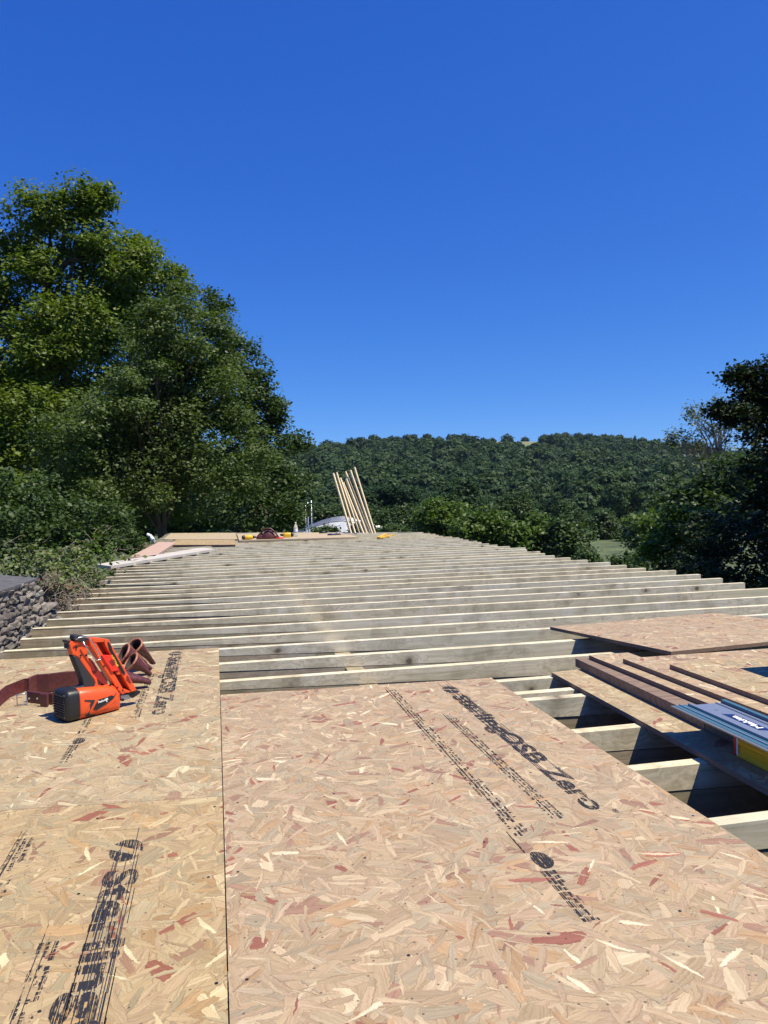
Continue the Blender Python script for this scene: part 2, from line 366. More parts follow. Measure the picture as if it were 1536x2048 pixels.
def text_mesh(txt, size=1.0, offset=0.0, extr=0.0, align='LEFT', sx=1.0):
    c = bpy.data.curves.new('txt', 'FONT'); c.body = txt; c.size = size; c.offset = offset; c.extrude = extr; c.align_x = align
    c.resolution_u = 3
    o = bpy.data.objects.new('txt', c); COL.objects.link(o)
    dg = bpy.context.evaluated_depsgraph_get(); dg.update()
    me = bpy.data.meshes.new_from_object(o.evaluated_get(dg))
    bpy.data.objects.remove(o); bpy.data.curves.remove(c)
    if sx != 1.0: me.transform(Matrix.Diagonal((sx, 1, 1, 1)))
    return me
def text_fit(name, txt, mat, parent, length, height, mw, bold=.02):
    me = text_mesh(txt, 1.0, bold)
    xs = [v.co.x for v in me.vertices]; ys = [v.co.y for v in me.vertices]
    x0, x1 = min(xs), max(xs); hcap = .70
    me.transform(Matrix.Translation((-x0, 0, 0))); me.transform(Matrix.Diagonal((length / (x1 - x0), height / hcap, 1, 1)))
    me.materials.clear(); me.materials.append(mat); me.name = name
    o = link(name, me, parent); o.matrix_local = mw
    return o

# ================================================================= THE SETTING
# terrain: one polar sheet, valley floor then the wooded hill
sky_px = [(-900, 900), (300, 915), (480, 918), (611, 909), (655, 902), (719, 896), (770, 893), (840, 888), (855, 884), (900, 884), (940, 883), (1085, 883), (1163, 886), (1227, 890), (1290, 896), (1354, 903), (1420, 914), (1536, 918), (2400, 905)]
def az_of(px):
    p = at(px, 900, 100); return math.atan2(p.x, p.y)
AZ_T = np.array([az_of(p[0]) for p in sky_px]); 
def elev(px, py):
    p = at(px, py, 100) - Vector((0, 0, HC)); return math.atan2(p.z, math.hypot(p.x, p.y))
EL_T = np.array([elev(*p) for p in sky_px])
RH = 700.0
def noise2(x, y):
    return math.sin(x * .011 + 1.3) * math.cos(y * .013 + .4) + .5 * math.sin(x * .027 + y * .019) + .3 * math.cos(x * .043 - y * .051)
def smooth(a, b, x):
    t = min(1, max(0, (x - a) / (b - a))); return t * t * (3 - 2 * t)
def ground_z(x, y):
    r = math.hypot(x, y); a = math.atan2(x, y)
    e = float(np.interp(a, AZ_T, EL_T)); hz = HC + RH * math.tan(e)
    low = -3.3 - 3.2 * smooth(18, 60, r) - 3.0 * smooth(110, 260, r)
    s = smooth(230, 760, r)
    s2 = (r - 230) / 470 if r > 230 else 0
    s2 = min(1, max(0, s2)); prof = .5 * s2 + .5 * s2 * s2
    z = low + (hz - low) * prof
    z += noise2(x, y) * 5 * smooth(260, 420, r) * (1 - smooth(560, 690, r))
    if r > RH: z -= (r - RH) * .01
    return z
radii = [0, 3, 6, 10, 15, 22, 32, 45, 60, 75, 90, 110, 140, 180, 230, 270, 310, 350, 400, 450, 500, 550, 600, 650, 680, 700, 720, 800, 1000, 1500, 2500, 4500]
NA = 180
vs = [(0, 0, ground_z(0, 0))]; fs = []
for r in radii[1:]:
    for k in range(NA):
        a = 2 * PI * k / NA; x, y = r * math.sin(a), r * math.cos(a); vs.append((x, y, ground_z(x, y)))
for k in range(NA): fs.append((0, 1 + (k + 1) % NA, 1 + k))
for i in range(len(radii) - 2):
    for k in range(NA):
        a = 1 + i * NA + k; b = 1 + i * NA + (k + 1) % NA; fs.append((a, b, b + NA, a + NA))
tm = NT('meadow_and_fields'); ge = tm.n('ShaderNodeNewGeometry')
n1 = tm.noise(ge.outputs['Position'], .35, 6, .7); n2 = tm.noise(ge.outputs['Position'], .012, 2); n3 = tm.noise(ge.outputs['Position'], 3.0, 4, .7)
cc = tm.mix(tm.ramp(n1, [(.35, 0), (.65, 1)]), (.030, .048, .018), (.085, .115, .045))
cc = tm.mix(tm.ramp(n3, [(.4, 0), (.7, 1)]), cc, tm.mix(1.0, cc, (1.5, 1.35, 1.2), 'MULTIPLY'))
ln = tm.vmath('LENGTH', ge.outputs['Position']); 
lnn = tm.t.nodes[-1].outputs['Value']
far_ = tm.ramp(tm.math('MULTIPLY', lnn, .001), [(.60, 0), (.66, 1)])
fc = tm.mix(tm.ramp(n2, [(.45, 0), (.55, 1)], 'LINEAR'), (.10, .14, .06), (.15, .165, .08))
cc = tm.mix(far_, cc, fc)
tm.B(Base_Color=cc, Roughness=.95); tm.bump(n3, .6, .3)
me = bpy.data.meshes.new('ground'); me.from_pydata(vs, [], fs); me.materials.append(tm.mat)
me.polygons.foreach_set('use_smooth', [True] * len(me.polygons))
g = struct(link('ground', me))
g['label'] = 'rough green meadow and hill slopes below the roof'

# ---------------------------------------------------------------- foliage tools
def leaf_mesh(name, cen, nor, size, mat, aspect=.62, seed=0, jit=.35, nj=.45):
    """one rhombus per leaf; cen, nor: (n,3) arrays"""
    g = np.random.default_rng(seed); n = len(cen)
    nor = nor + g.normal(0, nj, (n, 3)); nor /= np.linalg.norm(nor, axis=1)[:, None] + 1e-9
    a = g.normal(0, 1, (n, 3)); t = np.cross(nor, a); t /= np.linalg.norm(t, axis=1)[:, None] + 1e-9
    b = np.cross(nor, t)
    L = size * (1 + g.uniform(-jit, jit, n))[:, None] * .5; Wd = L * aspect
    k = g.uniform(-.2, .2, n)[:, None] * L
    fold = nor * (L * g.uniform(-.25, .1, n)[:, None])
    v = np.stack([cen - t * L, cen + b * Wd + t * k + fold, cen + t * L, cen - b * Wd + t * k + fold], 1).reshape(-1, 3)
    me = bpy.data.meshes.new(name)
    me.vertices.add(4 * n); me.vertices.foreach_set('co', v.ravel().astype(np.float32))
    me.loops.add(4 * n); me.loops.foreach_set('vertex_index', np.arange(4 * n, dtype=np.int32))
    me.polygons.add(n); me.polygons.foreach_set('loop_start', np.arange(0, 4 * n, 4, dtype=np.int32))
    me.update(calc_edges=True); me.materials.append(mat); return me
def crown_points(lobes, per_m2, leaves, spread, seed=0, inner=.25, flat=.55, droop=0.0, shell=.35, outn=.45, upn=.9, sub=0):
    """clusters near the surface of the lobes, leaves in a flattened spray around each cluster"""
    g = np.random.default_rng(seed); C = []; N = []; K = []
    if sub:
        L2 = []
        for (c, r) in lobes:
            r = r if not hasattr(r, '__len__') else sum(r) / 3
            L2.append((c, r * .62))
            for _ in range(sub):
                d = g.normal(0, 1, 3); d /= np.linalg.norm(d)
                L2.append((tuple(np.array(c) + d * r * g.uniform(.6, .85)), (r * g.uniform(.2, .42),) * 2 + (r * g.uniform(.16, .3),)))
        lobes = L2
    for (c, r) in lobes:
        c = np.array(c); r3 = np.array([r, r, r * 1.0]) if not hasattr(r, '__len__') else np.array(r)
        rm = r3.mean(); k = max(6, int(per_m2 * 4 * PI * rm * rm))
        d = g.normal(0, 1, (k, 3)); d /= np.linalg.norm(d, axis=1)[:, None]
        bump = 1 + .16 * np.sin(d[:, 0] * 7 + seed + c[0]) * np.cos(d[:, 2] * 6 + c[1]) + .12 * np.sin(d[:, 1] * 11 + c[2])
        rad = (1 - shell * g.random(k) ** 1.6) * bump
        rad = np.where(g.random(k) < inner, rad * g.uniform(.3, .85, k), rad)
        p = c + d * r3 * rad[:, None]
        s = spread * g.uniform(.6, 1.5, k)
        off = np.clip(g.normal(0, 1, (k, leaves, 3)), -1.7, 1.7) * s[:, None, None] * np.array([1, 1, flat])
        outw = (d * np.array([1, 1, .2]))[:, None, :] 
        off[:, :, 2] -= droop * np.abs(off[:, :, :2]).sum(2)
        q = p[:, None, :] + off
        nn = np.repeat((d * outn + np.array([0, 0, upn]))[:, None, :], leaves, 1)
        C.append(q.reshape(-1, 3)); N.append(nn.reshape(-1, 3)); K.append(p)
    return np.concatenate(C), np.concatenate(N), np.concatenate(K)
def branches(mb, trunk_pts, trunk_r, targets, seed=0, r0=.07, sub=None, bend=.15):
    g = random.Random(seed); tp = [Vector(p) for p in trunk_pts]
    mb.tube(tp, trunk_r, 9)
    for tg in targets:
        tg = Vector(tg); 
        i = g.uniform(.35, 1.0) * (len(tp) - 1); a = int(i); f = i - a
        s = tp[a].lerp(tp[min(a + 1, len(tp) - 1)], f)
        if s.z > tg.z - .2: s = tp[0].lerp(tp[-1], max(.52, min(.9, (tg.z - tp[0].z) / max(.1, (tp[-1].z - tp[0].z)) - .2)))
        L = (tg - s).length; pts = []
        for k in range(6):
            f = k / 5; p = s.lerp(tg, f); p.z += L * .12 * math.sin(f * PI)
            p += Vector((g.uniform(-1, 1), g.uniform(-1, 1), g.uniform(-1, 1))) * L * bend * .3 * (f * (1 - f)) * 4
            pts.append(p)
        mb.tube(pts, [r0 * (1 - .8 * k / 5) for k in range(6)], 6, caps=False)
        if sub:
            for _ in range(sub):
                k = g.randint(2, 4); s2 = pts[k]; e = s2 + Vector((g.uniform(-1, 1), g.uniform(-1, 1), g.uniform(-.1, .6))) * min(L * .2, 1.1)
                mid = s2.lerp(e, .5) + Vector((g.uniform(-1, 1), g.uniform(-1, 1), g.uniform(-1, 1))) * L * .05
                mb.tube([s2, mid, e], [r0 * .3, r0 * .2, r0 * .07], 4, caps=False)
def lob(px, py, D, rpx, dd=0): return (tuple(at(px, py, D + dd)), rpx * D / F)
def tree(name, label, cat, base, lobes, mat, leaf, per, nl, spread, seed, trunk_top=None, r0=.25, group=None, sub=3, bark='bark', ntarg=24, csub=9, **kw):
    base = Vector(base); t = thing(name, label, cat, base, group=group)
    c, n, k = crown_points(lobes, per, nl, spread, seed, sub=csub, **kw)
    o = link('crown', leaf_mesh('crown', c - np.array(base), n, leaf, mat, seed=seed), t)
    mb = MB(); top = Vector(trunk_top) - base if trunk_top is not None else Vector(lobes[0][0]) - base
    g = random.Random(seed); tp = []
    for i in range(7):
        f = i / 6; p = Vector((0, 0, 0)).lerp(top, f) + Vector((g.uniform(-1, 1), g.uniform(-1, 1), 0)) * .035 * top.length * (1 if 0 < i < 6 else 0); tp.append(p)
    idx = [g.randrange(len(k)) for _ in range(ntarg)]
    branches(mb, tp, [r0 * (1 - .75 * i / 6) for i in range(7)], [(Vector(k[i]) - base).lerp(top * .75, .18) for i in idx], seed, r0=r0 * .33, sub=sub)
    link('trunk', mb.mesh('trunk', M[bark], True), t)
    return t

L_syc = leafmat('sycamore_leaf', (.058, .105, .016), (.155, .195, .036), .32)
L_ash = leafmat('ash_leaf', (.042, .080, .022), (.110, .145, .044), .3)
L_dark = leafmat('dark_leaf', (.026, .052, .015), (.066, .105, .028), .25)
L_bright = leafmat('bright_leaf', (.045, .085, .012), (.095, .150, .024), .3)
L_right = leafmat('shadowed_oak_leaf', (.014, .026, .010), (.036, .055, .020), .15, .15)  # shade on the right-hand tree is put into its darker leaf colour
L_birch = leafmat('birch_leaf', (.08, .10, .06), (.17, .19, .12), .25)
L_hill = leafmat('hill_wood_leaf', (.014, .037, .014), (.056, .092, .029), .14, .1, True)
L_ivy = leafmat('ivy_leaf', (.045, .085, .02), (.16, .19, .05), .2, .5)

# ---------------------------------------------------------------- hill wood: stuff, instanced crowns on the slope
pc = bpy.data.collections.new('crown_kinds')
for i in range(6):
    g_ = np.random.default_rng(50 + i)
    lobes = [((0, 0, -.6), (3.9, 3.9, 3.6))] + [((g_.uniform(-2.6, 2.6), g_.uniform(-2.6, 2.6), g_.uniform(-.8, 2.8)), g_.uniform(1.3, 2.3)) for _ in range(8)]
    c, n, _ = crown_points(lobes, 1.5, 8, .28, 60 + i, inner=.0, flat=.8, shell=.12, outn=1.0, upn=.15)
    # low skirt so crowns meet
    o = bpy.data.objects.new('crown_kind', leaf_mesh('crown_kind', c, n, .75, L_hill, .8, 70 + i, nj=.28)); pc.objects.link(o)
pts = []
g_ = np.random.default_rng(3)
r = 225.0
while r < 712:
    step = 9.6 + r * .001
    a0, a1 = az_of(-500), az_of(2000)
    na = int((a1 - a0) * r / step)
    for k in range(na):
        a = a0 + (a1 - a0) * (k + g_.uniform(-.35, .35)) / na; rr = r + g_.uniform(-.45, .45) * step
        x, y = rr * math.sin(a), rr * math.cos(a)
        infield = az_of(855) < a < az_of(900) or az_of(938) < a < az_of(1085)
        if infield and rr > 652: continue
        if 470 < rr < 600 and az_of(1385) < a < az_of(1425): continue
        pts.append((x, y, ground_z(x, y) + (g_.uniform(2.0, 7.5) if rr < 590 else (g_.uniform(-3.5, -1.5) if infield else g_.uniform(-1, 3)))))
    r += step * .85
me = bpy.data.meshes.new('hill_wood'); me.from_pydata(pts, [], [])
wood = link('hill_wood', me); tag(wood, 'dense dark green woodland covering the far hillside', None, kind='stuff')
ng = bpy.data.node_groups.new('scatter', 'GeometryNodeTree')
ng.interface.new_socket('Geometry', in_out='INPUT', socket_type='NodeSocketGeometry'); ng.interface.new_socket('Geometry', in_out='OUTPUT', socket_type='NodeSocketGeometry')
gi = ng.nodes.new('NodeGroupInput'); go = ng.nodes.new('NodeGroupOutput')
ci = ng.nodes.new('GeometryNodeCollectionInfo'); ci.inputs[0].default_value = pc; ci.inputs[1].default_value = True; ci.inputs[2].default_value = True
ip = ng.nodes.new('GeometryNodeInstanceOnPoints'); ip.inputs['Pick Instance'].default_value = True
rs = ng.nodes.new('FunctionNodeRandomValue'); rs.data_type = 'FLOAT'; rs.inputs[2].default_value = .7; rs.inputs[3].default_value = 1.9
rr_ = ng.nodes.new('FunctionNodeRandomValue'); rr_.data_type = 'FLOAT_VECTOR'; rr_.inputs[0].default_value = (-.15, -.15, 0); rr_.inputs[1].default_value = (.15, .15, 6.28)
ri = ng.nodes.new('FunctionNodeRandomValue'); ri.data_type = 'INT'; ri.inputs[4].default_value = 0; ri.inputs[5].default_value = 5
ng.links.new(gi.outputs[0], ip.inputs['Points']); ng.links.new(ci.outputs[0], ip.inputs['Instance'])
ng.links.new(rs.outputs[1], ip.inputs['Scale']); ng.links.new(rr_.outputs[0], ip.inputs['Rotation']); ng.links.new(ri.outputs[2], ip.inputs['Instance Index'])
ng.links.new(ip.outputs[0], go.inputs[0])
wood.modifiers.new('scatter', 'NODES').node_group = ng

# single trees on the ridge line
ridge_mesh = None
ridge = [(860, 874, 13, 'round tree at the left end of the ridge fields'), (878, 872, 10, 'tall dark tree standing on the ridge beside the first field'), (925, 870, 13, 'bushy tree rising between the two ridge fields'),
         (966, 871, 7, 'small round tree standing alone on the skyline field'), (988, 874, 6, 'low hedge tree at the far edge of the skyline field'), (1014, 871, 14, 'broad tree at the right end of the ridge fields'),
         (1050, 871, 8, 'round tree on the ridge where the wood begins again'), (1270, 876, 6, 'thin ragged tree poking above the ridge line'), (1375, 888, 10, 'small round tree on the skyline beside the weeping birch'), (655, 886, 12, 'tree standing proud at the left end of the hill skyline')]
mats_r = leafmat('ridge_leaf', (.022, .045, .014), (.05, .085, .026), .12, .1)
for i, (px, py, rp, lb) in enumerate(ridge):
    D = 690; p = at(px, py + (9 if 855 < px < 1060 else 3), D); rr = rp * D / F; gz = ground_z(p.x, p.y)
    t = thing('ridge_tree', lb, 'tree', (p.x, p.y, gz), group='single trees along the far ridge')
    if ridge_mesh is None:
        c, n, _ = crown_points([((0, 0, 0), .85), ((.5, 0, .1), .5), ((-.5, .2, 0), .5), ((0, 0, .45),   .5)], 9, 10, .12, 5, inner=.1, shell=.2)
        ridge_mesh = leaf_mesh('crown', c, n, .2, mats_r, .8, 5)
        mb = MB(); mb.tube([(0, 0, 0), (.02, 0, .5), (0, 0, 1)], [.09, .07, .05], 6); ridge_trunk = mb.mesh('trunk', M['bark'], True)
    c = link('crown', ridge_mesh, t, (0, 0, p.z - gz)); c.scale = (rr * rnd.uniform(.85, 1.2), rr, rr * rnd.uniform(.8, 1.0)); c.rotation_euler.z = rnd.uniform(0, 6)
    if px == 1270: c.scale = (rr * .6, rr * .6, rr * 1.5)
    k = link('trunk', ridge_trunk, t, (0, 0, -1)); k.scale = (2.2, 2.2, max(1.5, p.z - gz + 1))
# farmhouse on the hill at the right
p = at(1383, 926, 560); gz = ground_z(p.x, p.y); zb = min(gz, p.z - 5)
fh = thing('farmhouse', 'small pale stone farmhouse on the hillside beside the birch', 'house', (p.x, p.y, zb), math.radians(-25))
Hh = p.z - zb + 3.5
part('wall', MB().box(-5, 5, -3.5, 3.5, 0, Hh).prism([(-5, 0), (5, 0), (0, 0)], -3.5, 3.5), M['render'], fh)
rf = part('roof', MB().add([(-5.4, -3.9, Hh), (5.4, -3.9, Hh), (5.4, 0, Hh + 3), (-5.4, 0, Hh + 3), (5.4, 3.9, Hh), (-5.4, 3.9, Hh)], [(0, 1, 2, 3), (3, 2, 4, 5), (0, 3, 5), (1, 4, 2), (0, 5, 4, 1)]), M['roofslate'], fh)
part('chimney', MB().box(3.6, 4.6, -.5, .5, Hh + 2.6, Hh + 4), M['render'], rf)
for x in (-3, 0, 3): part('window', MB().box(x - .5, x + .5, -3.56, -3.5, Hh - 2.2, Hh - .9), M['glassdark'], fh)

# ---------------------------------------------------------------- trees and bushes in the valley, middle distance
def bush(px, top, bot, D, wpx, mat, seed, label, leaf=.36, name='bush', per=2.6, nl=9, cat='bush', group=None):
    a = at(px, bot, D); b = at(px, top, D); H = b.z - a.z; gz = ground_z(a.x, a.y)
    g = random.Random(seed); r = wpx * D / F / 2; lobes = []
    for k in range(7):
        rr = r * g.uniform(.42, .62)
        lobes.append(((a.x + g.uniform(-.6, .6) * r, a.y + g.uniform(-.5, .5) * r, b.z - rr - g.uniform(0, .75) * max(.1, H - 1.4 * rr)), rr))
    lobes.append(((a.x, a.y, b.z - r * .5), r * .5)); lobes.append(((a.x, a.y + .2, b.z - H * .6), r * .75)); 
    lobes.append(((a.x - r * .4, a.y, b.z - H * .85), r * .6)); lobes.append(((a.x + r * .4, a.y, b.z - H * .85), r * .6))
    return tree(name, label, cat, (a.x, a.y, min(gz, a.z)), lobes, mat, leaf, per, nl, leaf * .9, seed, trunk_top=(a.x, a.y, b.z - H * .3), r0=max(.12, r * .06), sub=1, ntarg=10, inner=.1, shell=.3, group=group, csub=5)
bush(880, 985, 1085, 75, 130, L_bright, 201, 'bright green hawthorn-like tree at the left end of the valley hedge', name='hedge_tree', cat='tree')
bush(965, 1012, 1100, 72, 130, L_bright, 202, 'yellow green tree in the valley hedge right of the brightest one', name='hedge_tree', cat='tree')
bush(1060, 1020, 1115, 70, 130, L_bright, 203, 'broad green hedge tree behind the middle of the joist ends', name='hedge_tree', cat='tree')
bush(1140, 1030, 1120, 68, 110, L_dark, 204, 'dark leafy hedge tree beside the left edge of the small meadow', name='hedge_tree', cat='tree')
bush(1035, 972, 1060, 105, 110, L_dark, 205, 'dark round tree rising behind the bright valley hedge', name='valley_tree', cat='tree')
bush(800, 1000, 1075, 90, 120, L_dark, 206, 'dark green tree right of the leaning battens', name='valley_tree', cat='tree')
bush(730, 1005, 1070, 95, 100, L_dark, 207, 'dull green tree directly behind the leaning battens', name='valley_tree', cat='tree')
bush(655, 1000, 1060, 100, 110, L_dark, 208, 'dull green tree behind the white curved roof', name='valley_tree', cat='tree')
bush(1210, 1010, 1088, 118, 110, L_dark, 209, 'dark tree at the back of the small meadow', name='valley_tree', cat='tree')
bush(1140, 995, 1080, 120, 100, L_hill, 210, 'shaded tree between the hedge and the hill wood', name='valley_tree', cat='tree')
bush(1270, 1015, 1092, 110, 90, L_bright, 211, 'lime green tree at the right back corner of the meadow', name='valley_tree', cat='tree')
bush(1255, 1108, 1150, 40, 90, L_dark, 212, 'grey green bush at the right edge of the meadow', leaf=.22, cat='bush')
bush(1175, 1098, 1135, 60, 60, L_dark, 213, 'low dark bush where the hedge meets the meadow', leaf=.3)
bush(910, 965, 1040, 150, 140, L_hill, 214, 'dark wood-edge tree behind the brightest hedge tree', name='valley_tree', cat='tree', leaf=.7)
bush(780, 960, 1040, 160, 140, L_hill, 215, 'dark wood-edge tree up the slope right of the battens', name='valley_tree', cat='tree', leaf=.7)
bush(1330, 985, 1100, 80, 150, L_dark, 216, 'dark tree filling the gap right of the meadow', name='valley_tree', cat='tree')

bush(725, 1041, 1075, 40, 62, L_dark, 217, 'low leafy bush at the feet of the leaning battens', leaf=.16)
bush(650, 1050, 1075, 38, 50, L_dark, 218, 'small bush in front of the white curved roof', leaf=.15)
bush(790, 1046, 1075, 42, 70, L_dark, 219, 'low bush hiding the right end of the white curved roof', leaf=.17)
# left group
base = at(322, 1095, 20.5); base.z = -3.5
tree('ash_tree', 'tall multi-limbed tree with visible trunk behind the far left roof corner', 'tree', base,
     [lob(335, 660, 20, 88), lob(290, 770, 20, 105), lob(395, 700, 21, 85), lob(215, 830, 19, 105), lob(350, 860, 20, 110), lob(440, 790, 21, 80), lob(470, 850, 21, 78), lob(250, 950, 19, 95), lob(400, 950, 20, 95), lob(130, 900, 18, 80),
      lob(485, 940, 21, 80), lob(165, 1000, 18, 75), lob(330, 980, 22, 100), lob(365, 600, 21, 42), lob(425, 640, 21.5, 48), lob(300, 640, 20, 55), lob(455, 700, 22, 45), lob(300, 880, 21, 130), lob(380, 790, 22, 110), lob(210, 900, 20, 110), lob(330, 720, 22, 90)],
     L_ash, .088, 11.0, 24, .15, 11, trunk_top=at(335, 700, 20.5), r0=.19, sub=5, ntarg=60, inner=.2, shell=.45)
base = at(90, 1100, 26); base.z = -3.5
tree('sycamore_tree', 'huge bright-topped sycamore filling the upper left corner', 'tree', base,
     [lob(60, 580, 26, 150), lob(170, 470, 25, 78), lob(160, 405, 25, 44), lob(195, 400, 25, 30), lob(50, 440, 25, 68), lob(110, 430, 25, 50), lob(250, 540, 25, 72), lob(285, 520, 25, 38), lob(-60, 520, 25, 110), lob(10, 700, 24, 120), lob(-80, 800, 24, 150), lob(160, 640, 24, 95), lob(60, 850, 23, 110), lob(-20, 950, 22, 100), lob(230, 640, 26, 80), lob(-150, 600, 26, 150), lob(40, 1010, 20, 80), lob(270, 500, 26, 30), lob(310, 610, 27, 85), lob(240, 720, 27, 110), lob(100, 740, 26, 120), lob(200, 560, 26, 80), lob(340, 560, 27, 45)],
     L_syc, .135, 6.0, 24, .20, 12, trunk_top=at(90, 520, 26), r0=.4, sub=3, ntarg=40, inner=.12, shell=.35)
base = at(520, 1090, 30); base.z = -4
tree('oak_tree', 'dark oak sloping down to the right behind the ash tree', 'tree', base,
     [lob(480, 710, 30, 50), lob(440, 740, 30, 70), lob(495, 780, 30, 58), lob(500, 850, 30, 70), lob(545, 840, 30, 30), lob(545, 900, 30, 48), lob(530, 960, 29, 68), lob(585, 960, 29, 45), lob(590, 1010, 28, 48), lob(500, 1020, 28, 70), lob(590, 885, 31, 22), lob(425, 615, 30, 32), lob(570, 1040, 27, 42), lob(520, 770, 30, 26), lob(545, 815, 30, 22)],
     L_dark, .14, 6.0, 20, .20, 13, trunk_top=at(500, 800, 30), r0=.28, sub=3, ntarg=30, inner=.12, shell=.35)
base = at(120, 1120, 12); base.z = -3.3
tree('hazel_bush', 'low dark hazel bush between the stone wall and the ash tree', 'bush', base,
     [lob(60, 1010, 12, 70), lob(140, 1040, 12, 65), lob(220, 1040, 13, 60), lob(10, 1060, 11, 60), lob(190, 1090, 12.5, 45), lob(90, 1075, 11.5, 50), lob(255, 1075, 15, 40), lob(-40, 1000, 12, 80)],
     L_dark, .075, 26, 18, .11, 14, trunk_top=at(120, 1040, 12), r0=.07, sub=3, ntarg=26, bark='paleb', inner=.15)
base = at(150, 1120, 34); base.z = -3.5
tree('background_tree', 'deep green tree closing the gap below the sycamore', 'tree', base, [lob(-60, 1000, 34, 130), lob(90, 1000, 34, 130), lob(250, 1010, 34, 120), lob(400, 1020, 34, 110), lob(150, 880, 34, 150), lob(0, 850, 34, 150), lob(300, 880, 34, 130)], L_dark, .36, 2.4, 12, .5, 15, r0=.3, sub=1, ntarg=16, inner=.3)

# right group
base = at(1600, 1180, 17); base.z = -3.4
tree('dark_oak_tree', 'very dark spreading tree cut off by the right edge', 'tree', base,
     [lob(1545, 745, 17, 42), lob(1480, 748, 17, 22), lob(1500, 770, 17, 30), lob(1530, 800, 17, 45), lob(1560, 860, 17, 75), lob(1470, 830, 17, 30), lob(1500, 850, 16.5, 42), lob(1600, 950, 16, 110), lob(1540, 940, 16, 70), lob(1610, 800, 16, 85), lob(1740, 850, 15, 190), lob(1840, 700, 14, 220), lob(1560, 1040, 16, 95), lob(1470, 1060, 16, 85), lob(1400, 1080, 16.5, 70), lob(1540, 1130, 15, 90), lob(1430, 1130, 16, 55), lob(1650, 1100, 14, 150), lob(1445, 820, 17, 16), lob(1480, 1150, 15, 75), lob(1400, 1150, 16, 50), lob(1560, 1190, 14, 80), lob(1350, 1145, 17, 34), lob(1950, 500, 13, 260)],  # lobes beyond the frame edge are added to shade the visible crown
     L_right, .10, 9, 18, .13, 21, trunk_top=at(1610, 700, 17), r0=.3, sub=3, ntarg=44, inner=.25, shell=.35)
base = at(1410, 1180, 34); base.z = -5
tree('birch_tree', 'thin grey weeping birch left of the dark oak', 'tree', base,
     [lob(1398, 828, 34, 26), lob(1435, 815, 34, 26), lob(1372, 872, 34, 14), lob(1352, 872, 34, 12), lob(1418, 862, 34, 24), lob(1465, 830, 34, 28), lob(1392, 890, 34, 14), lob(1380, 822, 34, 12), lob(1440, 895, 34, 26), lob(1470, 808, 34, 18), lob(1340, 880, 34, 7)],
     L_birch, .12, 1.5, 12, .15, 22, trunk_top=at(1420, 830, 34), r0=.12, sub=5, ntarg=44, bark='paleb', inner=.2, flat=1.3, droop=.5, csub=3)
base = at(1400, 1180, 28); base.z = -5
tree('alder_tree', 'dull grey green tree below the weeping birch', 'tree', base,
     [lob(1450, 960, 28, 60), lob(1400, 985, 28, 50), lob(1500, 950, 27, 60), lob(1350, 1010, 28, 45), lob(1440, 1010, 27, 60), lob(1330, 1060, 27, 40), lob(1390, 1060, 27, 50)],
     L_dark, .19, 4.5, 14, .26, 23, r0=.2, sub=2, ntarg=22)
base = at(1370, 1160, 18); base.z = -4
tree('sunlit_shrub', 'light green leafy shrub in front of the dark right-hand trees', 'bush', base,
     [lob(1340, 1040, 18, 36), lob(1300, 1050, 19, 26), lob(1400, 1040, 18, 28), lob(1370, 1075, 18, 34), lob(1320, 1085, 18, 34), lob(1310, 1120, 18, 30)],
     L_bright, .12, 3.0, 9, .15, 24, r0=.06, sub=2, ntarg=16, bark='paleb', shell=.3)

# ---------------------------------------------------------------- building under the roof: walls, floor
tiltz = lambda u: -(0.006 + 0.029 * (u + 1.15))
bw = thing('building_wall', 'grey block walls in shadow under the roof joists', 'wall', (1.6, 10, -3.3))
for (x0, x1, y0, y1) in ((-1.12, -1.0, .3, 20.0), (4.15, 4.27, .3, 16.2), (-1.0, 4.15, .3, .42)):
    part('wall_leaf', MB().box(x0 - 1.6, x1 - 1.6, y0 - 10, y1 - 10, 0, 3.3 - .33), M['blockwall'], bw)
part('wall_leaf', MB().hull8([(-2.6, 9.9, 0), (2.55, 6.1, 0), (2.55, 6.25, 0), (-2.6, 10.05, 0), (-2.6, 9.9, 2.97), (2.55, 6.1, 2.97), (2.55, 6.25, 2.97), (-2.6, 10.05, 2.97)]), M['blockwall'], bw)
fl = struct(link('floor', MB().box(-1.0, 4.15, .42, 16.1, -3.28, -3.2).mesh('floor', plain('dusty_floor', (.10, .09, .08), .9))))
# wall plates carrying the joists
for x, lb in ((-1.06, 'long timber wall plate under the left joist ends'), (4.21, 'long timber wall plate under the right joist ends')):
    ln_ = 19.6 if x < 0 else 15.8
    o = link('wall_plate', MB().box(-.05, .05, 0, ln_, 0, .07).mesh('wall_plate', M['rafter']), loc=(x, .35, -.33)); tag(o, lb, 'timber')
